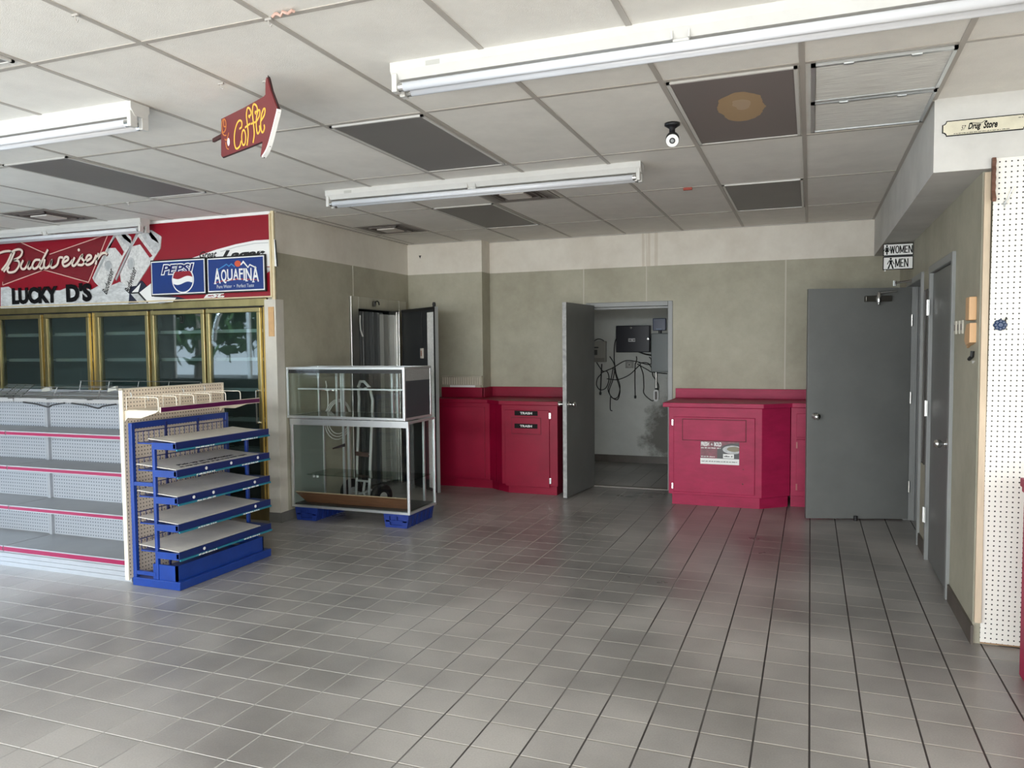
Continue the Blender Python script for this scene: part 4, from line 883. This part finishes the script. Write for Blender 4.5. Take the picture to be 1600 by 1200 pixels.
for s in(-1,1):
    wdir=Vector((s,0,0)); c0=Vector((s*.205,.03,.125))
    MB().lathe(c0,wdir,[(.06,-.0),(.10,-.0),(.122,.012),(.125,.03),(.122,.048),(.10,.06),(.06,.06)],24).build('wheel',black,ht,local=True,smooth=True)
    MB().lathe(c0-wdir*.004,wdir,[(.045,0),(.045,.068)],20).build('wheel_hub',tr,ht,local=True)
MB().tube([(-.22,.03,.125),(.22,.03,.125)],.008,8).build('axle',tr,ht,local=True)
# cable coil on the wall
m=MB()
for k in range(3):
    pts=[(WL+.02+.006*k,6.60+(.235-.022*k)*math.cos(t*2*PI/24),.85+.008*k+(.20-.020*k)*math.sin(t*2*PI/24)) for t in range(24)]
    m.tube(pts,.006,6,closed=True)
m.tube(smooth([(WL+.02,6.37,.82),(WL+.02,6.42,.95),(WL+.02,6.43,1.10),(WL+.02,6.40,1.24)],5),.006,6)
m.box(WL,WL+.03,6.59,6.61,1.03,1.045)
prop(m.build('cable_coil',mat('pale_cable',(.80,.80,.76),.5)),'pale coiled cable hanging on the left wall behind the display cases','cable')
# ---------------- red counters ----------------
def toe(poly): pass
fp=lambda u,v,w:(u,v,w)
# left hand run
ca=thing('base_cabinet','plain dark red base cabinet left of the trash cabinet','cabinet',(-3.6,7.95,0))
MB().prism([(-3.95,8.12),(-3.95,7.83),(-3.27,7.83),(-3.16,7.74),(-3.16,8.12)],.10,.945,fp).build('body',red,ca,bevel=.003)
MB().prism([(-3.93,8.12),(-3.93,7.875),(-3.26,7.875),(-3.16,7.80),(-3.16,8.12)],0,.10,fp).build('toe_kick',red,ca)
box(-3.90,-3.325,7.815,7.83,.12,.90).build('door',red,ca,bevel=.003)
cb_=thing('base_cabinet','red trash cabinet left of the closet door, with two black trash labels','cabinet',(-2.77,7.95,0))
MB().prism([(-3.155,8.35),(-3.155,7.735),(-3.055,7.65),(-2.435,7.65),(-2.435,8.35)],.10,.945,fp).build('body',red,cb_,bevel=.003)
MB().prism([(-3.155,8.35),(-3.155,7.80),(-3.0,7.70),(-2.46,7.70),(-2.46,8.35)],0,.10,fp).build('toe_kick',red,cb_)
cd_=box(-3.012,-2.52,7.632,7.65,.085,.893).build('door',red,cb_,bevel=.004)
for z in(.84,.16): MB().box(-2.515,-2.50,7.628,7.65,z-.03,z+.03).lathe((-2.518,7.628,z-.03),(0,0,1),[(.005,0),(.005,.06)],8).build('hinge',chrome,cd_)
fl_=quad_frame(MB(),-2.935,-2.607,.640,.817,.004,7.630,7.633).build('flap_outline',mat('dark_red_gap',(.10,.004,.012),.6),cd_)
box(-2.931,-2.611,7.626,7.632,.644,.813).build('trash_flap',red,cd_,bevel=.002)
lw=mat('label_black',(.006,.006,.006),.7,spec=.2)
for z0,z1,yy in((.836,.885,7.632),(.702,.750,7.626)):
    l_=box(-2.90,-2.645,yy-.003,yy,z0,z1).build('trash_label',lw,cd_)
    MB().text('TRASH',-2.838,-2.705,z0+.012,z1-.012,0,.001,FY(yy-.003),bold=.03).build('label_lettering',whitep,l_)
ct=thing('countertop','dark red painted countertop of the left hand counter run','countertop',(-3.2,8.0,.945))
MB().prism([(-3.98,8.128),(-3.98,7.79),(-3.28,7.79),(-3.075,7.62),(-2.415,7.62),(-2.415,8.358),(-3.468,8.358),(-3.468,8.128)],.947,.987,fp).build('top',red,ct,bevel=.004)
MB().box(-3.98,-3.45,8.10,8.128,.987,1.10).box(-3.468,-3.44,8.10,8.35,.987,1.10).box(-3.44,-2.415,8.33,8.358,.987,1.10).build('backsplash',red,ct,bevel=.003)
# right hand run
cc=thing('base_cabinet','worn red trash cabinet right of the closet doorway, with a coffee poster','cabinet',(-.85,7.98,0))
MB().prism([(-1.282,8.35),(-1.282,7.60),(-.415,7.60),(-.17,7.815),(-.17,8.35)],.11,.955,fp).build('body',redw,cc,bevel=.003)
MB().prism([(-1.255,8.35),(-1.255,7.645),(-.435,7.645),(-.19,7.85),(-.19,8.35)],0,.11,fp).build('toe_kick',redw,cc)
dd=box(-1.233,-.477,7.582,7.60,.135,.865).build('door',redw,cc,bevel=.004)
box(-1.150,-.554,7.578,7.582,.638,.848).build('flap_gap',bpy.data.materials['dark_red_gap'],dd)
box(-1.144,-.560,7.574,7.583,.644,.842).build('trash_flap',redw,dd,bevel=.002)
for z in(.81,.19): MB().box(-1.250,-1.236,7.580,7.60,z-.028,z+.028).build('hinge',chrome,dd)
MB().lathe((-.63,7.582,.60),(0,-1,0),[(.006,0),(.006,.002)],8).lathe((-.585,7.582,.24),(0,-1,0),[(.008,0),(.008,.002)],8).lathe((-.58,7.582,.38),(0,-1,0),[(.006,0),(.006,.002)],8).build('screw_hole',bpy.data.materials['dark_red_gap'],dd)
cdn=thing('base_cabinet','narrow strip of red cabinet showing between the trash cabinet and the wide open door','cabinet',(.3,8.08,0))
box(-.165,.78,7.825,8.35,.11,.955).build('body',redw,cdn,bevel=.003); box(-.165,.78,7.87,8.35,0,.11).build('toe_kick',redw,cdn)
dr=box(-.115,.36,7.81,7.825,.675,.90).build('drawer',redw,cdn,bevel=.003); dz=box(-.115,.36,7.81,7.825,.16,.655).build('door',redw,cdn,bevel=.003)
for z in(.60,.20): box(-.118,-.104,7.803,7.812,z-.03,z+.03).build('hinge',mat('painted_hinge',(.4,.10,.10),.4),dz)
ct2=thing('countertop','worn red countertop of the right hand counter run','countertop',(-.3,8.0,.957))
MB().prism([(-1.335,8.358),(-1.335,7.57),(-.40,7.57),(-.155,7.785),(.79,7.785),(.79,8.358)],.958,1.0,fp).build('top',redw,ct2,bevel=.004)
box(-1.335,.79,8.33,8.358,1.0,1.10).build('backsplash',redw,ct2,bevel=.003)
# coffee poster
po=thing('coffee_poster','small landscape coffee poster stuck on the right hand red trash cabinet','poster',(-.797,7.579,.415))
fo=FY(7.580)
box(-.976,-.618,7.579,7.5815,.418,.637).build('sheet',mat('poster_maroon',(.20,.04,.06),.4,var=.5,scale=25),po)
MB().prism([(-.976,.418),(-.618,.418),(-.618,.474),(-.976,.474)],.001,.002,fo).build('white_band',whitep,po)
MB().prism([(-.82,.474),(-.82,.56),(-.76,.60),(-.70,.62),(-.618,.625),(-.618,.474)],.001,.0018,fo).build('cup_shadow',mat('poster_dark',(.03,.03,.03),.4),po)
def ell(cx,cz,rx,rz,n=24,a0=0,a1=2*PI): return [(cx+rx*math.cos(a0+(a1-a0)*k/n),cz+rz*math.sin(a0+(a1-a0)*k/n)) for k in range(n)]
cl_=lambda P:[(min(u,-.618),v) for u,v in P]
MB().prism(cl_(ell(-.675,.562,.095,.040)),.001,.0024,fo).build('cup_rim',silver,po); MB().prism(cl_(ell(-.665,.568,.065,.024)),.001,.003,fo).build('coffee_surface',mat('poster_coffee',(.20,.17,.10),.4),po)
MB().box(-.765,-.665,7.5765,7.5775,.478,.520).build('mug_label',whitep,po)
MB().dashes(-.755,-.675,.492,.506,0,.0008,FY(7.5765),6).build('small_lettering',imp,po)
MB().text('FRESH',-.970,-.895,.590,.630,0,.0008,FY(7.5785),bold=.04).text('&',-.880,-.860,.598,.618,0,.0008,FY(7.5785)).text('BOLD',-.848,-.780,.590,.630,0,.0008,FY(7.5785),bold=.04).dashes(-.970,-.785,.568,.581,0,.0008,FY(7.5785),3).dashes(-.970,-.84,.486,.495,0,.0008,FY(7.5785),4).build('headline',whitep,po)
MB().dashes(-.965,-.635,.441,.450,0,.0008,FY(7.578),5).build('small_lettering',imp,po)
# red counter cut by the right edge of the picture
rc=thing('checkout_counter','corner of a red counter cut off by the right side of the picture','counter',(1.3,3.9,0))
MB().prism([(.925,4.16),(.925,3.95),(.90,3.75),(1.6,3.75),(1.6,4.16)],0,.86,fp).build('body',redw,rc,bevel=.004)
MB().prism([(.910,4.165),(.905,3.75),(1.6,3.75),(1.6,4.165)],.885,.925,fp).prism([(.917,4.163),(.912,3.75),(1.6,3.75),(1.6,4.163)],.86,.885,fp).build('top',redw,rc,bevel=.004)
# ---------------- wall bits on the back left ----------------
rr_=thing('wall_rail','ribbed cream plastic rail on the wall above the left red countertop','wall rail',(-3.72,8.10,1.11))
MB().box(-3.985,-3.475,8.112,8.13,1.125,1.232).box(-3.985,-3.475,8.10,8.112,1.215,1.228).build('rail',mat('aged_cream',(.46,.42,.33),.5,var=.15,scale=10),rr_)
m=MB()
for k in range(17): m.tube([(-3.965+.029*k,8.108,1.132),(-3.965+.029*k,8.108,1.214)],.006,6)
m.build('ribs',mat('aged_cream_light',(.60,.55,.45),.5),rr_)
MB().box(-3.88,-3.565,8.118,8.13,1.10,1.125).build('pale_strip',whitep,rr_); MB().box(-3.545,-3.49,8.105,8.13,1.098,1.13).build('clip',bpy.data.materials['aged_cream'],rr_)
prop(MB().prism([(-4.262,2.625),(-4.232,2.625),(-4.247,2.59)],0,.003,FY(8.13)).build('wall_mark',black),'tiny black triangular mark on the upper wall left of the pilaster','mark')
# papers on the cream column
prop(MB().box(-4.482,-4.425,5.682,5.697,1.665,1.925).build('paper_notice',mat('orange_paper',(.62,.38,.18),.6,var=.1,scale=20)),'narrow orange brown paper notice on the cream column beside the cooler','notice')
# ---------------- right hand wall ----------------
pegw=pegmat('white_pegboard',(.80,.78,.72),(.03,.03,.03),0,2,.0254,.0040,var=.02)
r=thing('perforated_panel','tall white perforated hardboard panel at the right edge','pegboard',(1.6,4.5,0))
yl=lambda z:4.515-.075*z/2.445
mb_=MB(); mb_.add([(x,yl(z)+t,z) for z in(.015,2.445) for x in(.828,2.4) for t in(0,.006)],[(0,1,3,2),(4,6,7,5),(0,4,5,1),(2,3,7,6),(0,2,6,4),(1,5,7,3)]); mb_.build('board',pegw,r)
box(.832,2.4,4.522,4.54,.005,.04).build('batten',mat('raw_batten',(.35,.22,.12),.6),r)
prop(box(.797,.827,4.485,4.505,.12,2.39).build('wood_batten',mat('pale_wood',(.62,.50,.36),.6,var=.15,scale=8,stretch=(4,4,.5)),bevel=.002),'pale vertical wood batten beside the white pegboard','batten')
m=MB()
prof=[(0,0),(.0,.20)]+[(-.028+.006*math.cos(k*PI),.20-.02*k) for k in range(9)]+[(-.05,.0),(-.04,-.015)]
m.prism([(4.44+u,v) for u,v in prof],.815,.831,lambda u,v,w:(w,u,2.245+v))
prop(m.build('wooden_bracket',mat('brown_wood',(.16,.075,.05),.5,var=.3,scale=20)),'small scalloped brown wooden bracket at the top of the white pegboard','bracket')
m=MB(); m.tube([(.862,4.437,2.222),(.886,4.437,2.222)],.003,6).tube([(.874,4.437,2.235),(.874,4.437,2.205)],.003,6).tube([(.876,4.437,2.225),(.888,4.427,2.25),(.905,4.417,2.30)],.003,6)
m.box(.872,.878,4.437,4.447,2.216,2.228)
prop(m.build('peg_hook',wire),'bent wire peg hook near the top of the white pegboard','hook')
r=thing('blue_knob','dark blue scalloped plastic knob on the white pegboard','knob',(.872,4.46,1.60))
m=MB()
for k in range(8):
    a_=2*PI*k/8; m.lathe((.872+.020*math.cos(a_),4.463,1.634+.018*math.sin(a_)),(0,-1,0),[(.010,0),(.011,.012),(.006,.018)],10)
m.lathe((.872,4.463,1.634),(0,-1,0),[(.020,0),(.020,.014),(.010,.022)],14)
m.build('knob_head',mat('navy_plastic',(.012,.035,.10),.35),r)
MB().tube([(.878,4.455,1.64),(.892,4.447,1.655),(.896,4.445,1.672)],.0035,6).build('stem',black,r)
# switches and boxes on the right wall
for i,y in enumerate((5.195,5.085,4.985)):
    t=thing('switch_plate',('first','second','third')[i]+' of three pale narrow plates on the right wall, counting from the door','switch plate',(WR-.004,y,1.595),group='three narrow plates beside the right door')
    box(WR-.008,WR,y-.028,y+.028,1.60,1.675).build('plate',mat('plate_ivory',(.58,.55,.47),.4) if 'plate_ivory' not in bpy.data.materials else bpy.data.materials['plate_ivory'],t)
    box(WR-.010,WR-.008,y-.010,y+.010,1.62,1.655).build('slot',bpy.data.materials['soot_grey'],t)
oran=mat('peach_plastic',(.66,.40,.20),.5,var=.08,scale=10)
prop(box(WR-.035,WR,4.60,4.70,1.665,1.785).build('wall_box',oran,bevel=.004),'upper peach coloured box on the right wall beside the pegboard','wall box')
m=MB().prism([(4.60,1.55),(4.70,1.535),(4.745,1.56),(4.735,1.60),(4.70,1.645),(4.60,1.65)],0,.03,FXp(WR)).prism([(4.76,1.59),(4.80,1.60),(4.78,1.625)],0,.012,FXp(WR)).prism([(4.73,1.535),(4.79,1.52),(4.79,1.535)],0,.012,FXp(WR))
prop(m.build('glue_patch',oran),'lower peach coloured irregular patch on the right wall under the box','patch')
prop(MB().tube([(WR-.01,4.63,1.505),(WR-.012,4.63,1.478),(WR-.02,4.66,1.462)],.010,6).build('wall_clip',black),'small black clip low under the peach patch','clip')
prop(MB().prism([(4.61,1.455),(4.67,1.455),(4.66,1.44)],0,.006,FXp(WR)).build('white_chip',whitep),'tiny white chip under the black wall clip','chip')
r=thing('framed_strip','tall narrow dark framed panel between the two right hand doors','panel',(WR,6.44,.64))
m=MB(); quad=[(6.385,.66),(6.52,.66),(6.52,1.94),(6.385,1.94)]
m.tube([(WR-.006,y,z) for y,z in quad],.007,6,closed=True); m.build('frame',mat('dark_bronze_frame',(.05,.045,.04),.35),r)
box(WR-.004,WR,6.39,6.515,.665,1.935).build('face',mat('dull_panel',(.16,.15,.13),.4),r)
# restroom signs
def rsign(label,z0,z1,word,x0,x1):
    t=thing('restroom_sign',label,'sign',(.69,7.30,z0))
    box(.563,.792,7.30,7.312,z0,z1).build('border',lw,t)
    box(.569,.786,7.298,7.30,z0+.006,z1-.006).build('face',whitep,t)
    m=MB(); f_=FY(7.298); za,zb=z0+.019,z1-.019; sh={'W':1.35,'O':1.1,'M':1.25,'E':.9,'N':1.05}
    un=(x1-x0)/(sum(sh[c] for c in word)+.28*(len(word)-1)); x=x0; sw=un*.30
    for c in word:
        w=un*sh[c]; G={'W':[[(0,1),(.26,0),(.5,.95),(.74,0),(1,1)]],'M':[[(.03,0),(.03,1)],[(.03,1),(.5,.12)],[(.5,.12),(.97,1)],[(.97,1),(.97,0)]],'N':[[(.03,0),(.03,1)],[(.03,1),(.97,0)],[(.97,0),(.97,1)]],'E':[[(.08,0),(.08,1)],[(.08,.94),(1,.94)],[(.08,.5),(.9,.5)],[(.08,.06),(1,.06)]],'O':[[(.5+.44*math.cos(q*PI/8),.5+.46*math.sin(q*PI/8)) for q in range(17)]]}[c]
        for st in G:
            pts=[(x+u*w,za+v*(zb-za)) for u,v in st]
            if c=='O': m.ribbon(pts,sw,0,.001,f_)
            else:
                for p,q in zip(pts,pts[1:]): m.ribbon([p,q],sw,0,.001,f_)
        x+=w+un*.28
    m.build('lettering',lw,t)
    return t
t1=rsign('white and black women restroom sign, upper of the two under the bulkhead',2.288,2.388,'WOMEN',.617,.782)
def person(cx,z,h,female):
    m=MB(); f_=FY(7.298); hh=h/10.
    m.prism(ell(cx,z+h-hh*1.0,hh*.95,hh*1.0,12),0,.001,f_)
    if female:
        m.prism([(cx-hh*.8,z+h-hh*2.3),(cx+hh*.8,z+h-hh*2.3),(cx+hh*2.0,z+hh*2.8),(cx-hh*2.0,z+hh*2.8)],0,.001,f_)
        m.prism([(cx-hh*.6,z),(cx+hh*.6,z),(cx+hh*.6,z+hh*3),(cx-hh*.6,z+hh*3)],0,.001,f_)
    else:
        m.prism([(cx-hh*1.2,z+h-hh*2.2),(cx+hh*1.2,z+h-hh*2.2),(cx+hh*.9,z+hh*4),(cx-hh*.9,z+hh*4)],0,.001,f_)
        for s in(-1,1): m.prism([(cx,z+hh*4.6),(cx+s*hh*1.0,z+hh*4.6),(cx+s*hh*2.7,z),(cx+s*hh*1.3,z)],0,.001,f_)
    for s in(-1,1): m.prism([(cx+s*hh*.9,z+h-hh*2.2),(cx+s*hh*1.5,z+h-hh*2.4),(cx+s*hh*3.1,z+hh*4.2),(cx+s*hh*2.4,z+hh*3.9)],0,.001,f_)
    return m
person(.592,2.298,.080,True).build('woman_symbol',lw,t1)
t2=rsign('white and black men restroom sign, lower of the two under the bulkhead',2.172,2.280,'MEN',.658,.752)
person(.622,2.180,.092,False).build('man_symbol',lw,t2)
MB().tube([(.60,7.306,2.388),(.60,7.306,2.40)],.003,6).tube([(.75,7.306,2.388),(.75,7.306,2.40)],.003,6).build('hanger',chrome,t1)
MB().box(.575,.585,7.299,7.311,2.160,2.172).build('clip',whitep,t2)
MB().box(.57,.79,7.302,7.308,2.279,2.289).build('joint_strip',dark,t2)
# drug store sign
ds=thing('shop_sign','cream sign with notched corners lettered Drug Store on the bulkhead','sign',(.785,4.44,2.56))
def notch(x0,x1,z0,z1,c): return [(x0,z0+c),(x0,z1-c),(x0+c*.45,z1-c*.9),(x0+c*.9,z1-c*.45),(x0+c,z1),(x1-c,z1),(x1-c*.9,z1-c*.45),(x1-c*.45,z1-c*.9),(x1,z1-c),(x1,z0+c),(x1-c*.45,z0+c*.9),(x1-c*.9,z0+c*.45),(x1-c,z0),(x0+c,z0),(x0+c*.9,z0+c*.45),(x0+c*.45,z0+c*.9)]
f3=FY(4.45)
MB().prism(notch(.600,.965,2.572,2.647,.018),0,.006,f3).build('border',lw,ds)
MB().prism(notch(.6045,.9605,2.5765,2.6425,.016),.002,.0068,f3).build('face',mat('aged_sign_cream',(.66,.62,.48),.5,var=.15,scale=12),ds)
m=MB().text('Drug',.712,.768,2.588,2.627,.0068,.0078,f3,bold=.035,shear=.3).text('Store',.778,.838,2.594,2.630,.0068,.0078,f3,bold=.035,shear=.3)
m.ribbon([(.722,2.628),(.745,2.624),(.768,2.622),(.785,2.632),(.795,2.628)],.0025,.0068,.0078,f3)
m.text('57',.682,.704,2.595,2.618,.0068,.0078,f3,shear=.4)
m.build('lettering',lw,ds)
m=MB().dashes(.65,.89,2.580,2.584,.0068,.0074,f3,8); m.dashes(.925,.945,2.629,2.633,.0068,.0074,f3,9); m.build('small_lettering',imp,ds)
# ---------------- closet wall equipment ----------------
CB=10.23; fc=FY(CB)
bx=thing('network_box','black wall mounted metal enclosure on the closet wall','electrical box',(-2.18,CB-.1,1.47))
box(-2.402,-1.957,CB-.12,CB,1.473,1.822).build('body',mat('black_metal',(.010,.010,.016),.35),bx,bevel=.008)
MB().box(-2.235,-2.145,CB-.123,CB-.12,1.612,1.655).build('label_plate',mat('silver_label',(.5,.5,.5),.4),bx)
for x_,z_ in((-2.20,1.795),(-1.975,1.645)): MB().lathe((x_,CB-.12,z_),(0,-1,0),[(.014,0),(.014,.012)],12).build('lock',chrome,bx)
MB().dashes(-2.228,-2.152,1.624,1.642,0,.001,FY(CB-.123),7).build('label_lettering',imp,bx)
bb=thing('meter_box','small dark blue box above the grey electrical box in the closet','electrical box',(-1.84,CB-.05,1.75))
box(-1.925,-1.755,CB-.07,CB,1.752,1.912).build('body',mat('dark_blue_metal',(.015,.03,.09),.3),bb,bevel=.008)
box(-1.88,-1.81,CB-.075,CB-.07,1.765,1.78).build('label',mat('pale_blue_label',(.15,.22,.35),.4),bb)
MB().lathe((-1.835,CB-.03,1.718),(0,0,1),[(.022,0),(.022,.036)],12).build('nipple',dark,bb)
eb=thing('breaker_box','tall grey green electrical box on the closet wall','electrical box',(-1.82,CB-.05,1.21))
box(-1.940,-1.60,CB-.10,CB,1.215,1.718).build('body',mat('grey_green_metal',(.10,.125,.12),.35),eb,bevel=.006)
box(-1.932,-1.61,CB-.104,CB-.10,1.225,1.708).build('cover',mat('grey_green_cover',(.125,.15,.145),.35),eb,bevel=.003)
m=MB().lathe((-1.885,CB-.03,.99),(0,0,1),[(.014,0),(.014,.225)],12); prop(m.build('conduit',steel),'short bright conduit hanging under the grey green electrical box','conduit')
pw=thing('power_strip','white oval plug hanging at the end of the conduit','plug',(-1.885,CB-.03,.83))
MB().prism([(-1.885+.034*math.cos(a_*PI/10),.905+ (.045 if math.sin(a_*PI/10)>=0 else -.045)+.034*math.sin(a_*PI/10)) for a_ in range(20)],.015,.05,fc).build('housing',whitep,pw)
MB().prism([(-1.885+.014*math.cos(a_*PI/10),.905+ (.04 if math.sin(a_*PI/10)>=0 else -.04)+.014*math.sin(a_*PI/10)) for a_ in range(20)],.05,.053,fc).build('slot',bpy.data.materials['soot_grey'],pw)
MB().lathe((-1.885,CB-.03,.965),(0,0,1),[(.020,0),(.018,.035)],12).build('collar',black,pw)
ph=thing('alarm_panel','beige alarm keypad box at the left of the closet wall','control panel',(-2.65,CB-.05,1.34))
box(-2.80,-2.553,CB-.08,CB,1.345,1.625).build('body',mat('beige_plastic',(.30,.29,.25),.5),ph,bevel=.01)
box(-2.79,-2.565,CB-.083,CB-.08,1.345,1.40).build('base_strip',mat('beige_dark',(.2,.19,.17),.5),ph)
MB().box(-2.765,-2.65,CB-.084,CB-.08,1.53,1.55).box(-2.765,-2.72,CB-.084,CB-.08,1.44,1.51).box(-2.71,-2.665,CB-.084,CB-.08,1.44,1.51).build('keypad',mat('keypad_dark',(.06,.06,.055),.5),ph)
MB().tube(smooth([(-2.72,CB-.05,1.625),(-2.66,CB-.05,1.655),(-2.60,CB-.05,1.64),(-2.56,CB-.05,1.60)],4),.005,6).build('wire',black,ph)
ot=thing('round_socket','round socket on a square plate in the middle of the closet wall','socket',(-2.245,CB-.01,1.26))
box(-2.30,-2.19,CB-.012,CB,1.262,1.355).build('plate',mat('grey_plate',(.28,.28,.26),.5),ot,bevel=.004)
MB().lathe((-2.245,CB-.012,1.308),(0,-1,0),[(.038,0),(.038,.006),(.030,.010)],20).build('socket_face',mat('grey_plate2',(.36,.35,.32),.4),ot)
MB().lathe((-2.245,CB-.021,1.308),(0,-1,0),[(.008,0),(.008,.002)],10).build('socket_hole',black,ot)
cabm=mat('black_cable',(.015,.014,.013),.45)
def cable(pts,label,r=.0065,plug=False):
    m=MB().tube(smooth([(x,CB-.02-.004*random.random()-(.02 if 0 else 0),z) for x,z in pts],5),r,6)
    if plug: x,z=pts[-1]; m.lathe((x,CB-.022,z-.02),(0,0,1),[(.010,0),(.016,.012),(.014,.04)],8)
    prop(m.build('cable',cabm),label,'cable',group='black cables on the closet wall')
cable([(-2.69,1.34),(-2.665,1.30),(-2.60,1.22),(-2.53,1.24),(-2.46,1.27),(-2.30,1.36),(-2.15,1.35),(-2.0,1.31),(-1.94,1.33)],'cable running along the wall from the beige panel to the grey box')
cable([(-2.40,1.68),(-2.44,1.60),(-2.45,1.40),(-2.44,1.26),(-2.47,1.10),(-2.52,.95),(-2.47,.86),(-2.40,.88),(-2.37,1.02),(-2.42,1.18),(-2.45,1.32),(-2.51,1.42)],'long looped cable hanging left of the round socket')
cable([(-2.46,1.28),(-2.50,1.08),(-2.535,.98),(-2.49,.88),(-2.41,.84),(-2.375,.92),(-2.375,1.0),(-2.42,1.14),(-2.45,1.26)],'inner cable loop hanging left of the round socket')
cable([(-2.50,.88),(-2.505,.76),(-2.50,.70),(-2.475,.69)],'cable end trailing lowest on the closet wall',plug=False)
cable([(-2.62,1.32),(-2.63,1.10),(-2.64,.92)],'cable hanging straight down under the beige panel',.008,True)
cable([(-2.62,1.20),(-2.55,1.22),(-2.52,1.12),(-2.56,1.0),(-2.64,.97),(-2.69,1.03),(-2.68,1.12),(-2.63,1.18)],'small round cable coil under the beige panel')
cable([(-2.55,1.12),(-2.40,1.11),(-2.25,1.17),(-2.15,1.26),(-2.09,1.32)],'cable sloping up from the small coil to the bundle')
cable([(-2.165,1.33),(-2.17,1.10),(-2.165,.88)],'short cable with a plug hanging right of the round socket',.0065,True)
cable([(-2.10,1.30),(-2.06,1.18),(-2.05,1.02),(-2.05,.93),(-1.97,.85),(-1.92,.84),(-1.87,.95),(-1.86,1.05),(-1.93,1.16),(-1.935,1.21)],'large cable loop hanging left of the conduit')
cable([(-2.14,1.32),(-2.0,1.24),(-1.94,1.21),(-1.74,1.19)],'thin cable passing under the grey box')
cable([(-2.12,1.33),(-2.0,1.33),(-1.94,1.25)],'short cable from the bundle into the grey box')
cable([(-2.16,1.32),(-2.145,1.38),(-2.15,1.42)],'cable end poking up out of the bundle, left')
cable([(-1.95,1.33),(-1.955,1.38),(-1.98,1.41)],'cable end poking up out of the bundle, right')
cable([(-2.12,1.48),(-2.04,1.45),(-1.94,1.43)],'thick cable from the black enclosure to the grey box',.011)
# ---------------- outside the windows ----------------
gr_=struct(MB().box(-40,-9.4,-25,25,-.25,-.05).box(-40,30,-30,-3.4,-.25,-.05),'ground_outside',mat('asphalt',(.22,.22,.21),.8,var=.2,scale=1))
leafm=mat('tree_leaves',(.055,.11,.03),.6,var=.6,scale=2.5)
bark=mat('bark',(.10,.07,.05),.8)
random.seed(3)
for i,(x,y,hh) in enumerate(((-13.6,-3.4,4.6),(-14.6,-7.2,4.8),(-18.5,-8.5,6.5))):
    t=thing('tree',('tree seen through the left window, nearest the shop','tree outside the left window, farther to the right','tree outside the left window, farthest from the shop')[i],'tree',(x,y,-.05),group='trees outside the left window')
    MB().tube([(x,y,-.05),(x+.1,y,1.5),(x,y+.1,hh*.6)],[.2,.16,.1],8).build('trunk',bark,t)
    m=MB()
    for k in range(420):
        th=random.random()*2*PI; ph_=math.acos(2*random.random()-1); rr=.6+.4*random.random()
        c_=Vector((x+1.9*rr*math.sin(ph_)*math.cos(th),y+1.9*rr*math.sin(ph_)*math.sin(th),hh*.62+1.7*rr*math.cos(ph_)))
        e=Vector((random.uniform(-1,1),random.uniform(-1,1),random.uniform(-1,1))).normalized(); b_=e.orthogonal().normalized(); s_=.20
        m.add([c_+e*s_,c_+b_*s_,c_-e*s_,c_-b_*s_],[(0,1,2,3)])
    m.build('crown',leafm,t,recalc=False)
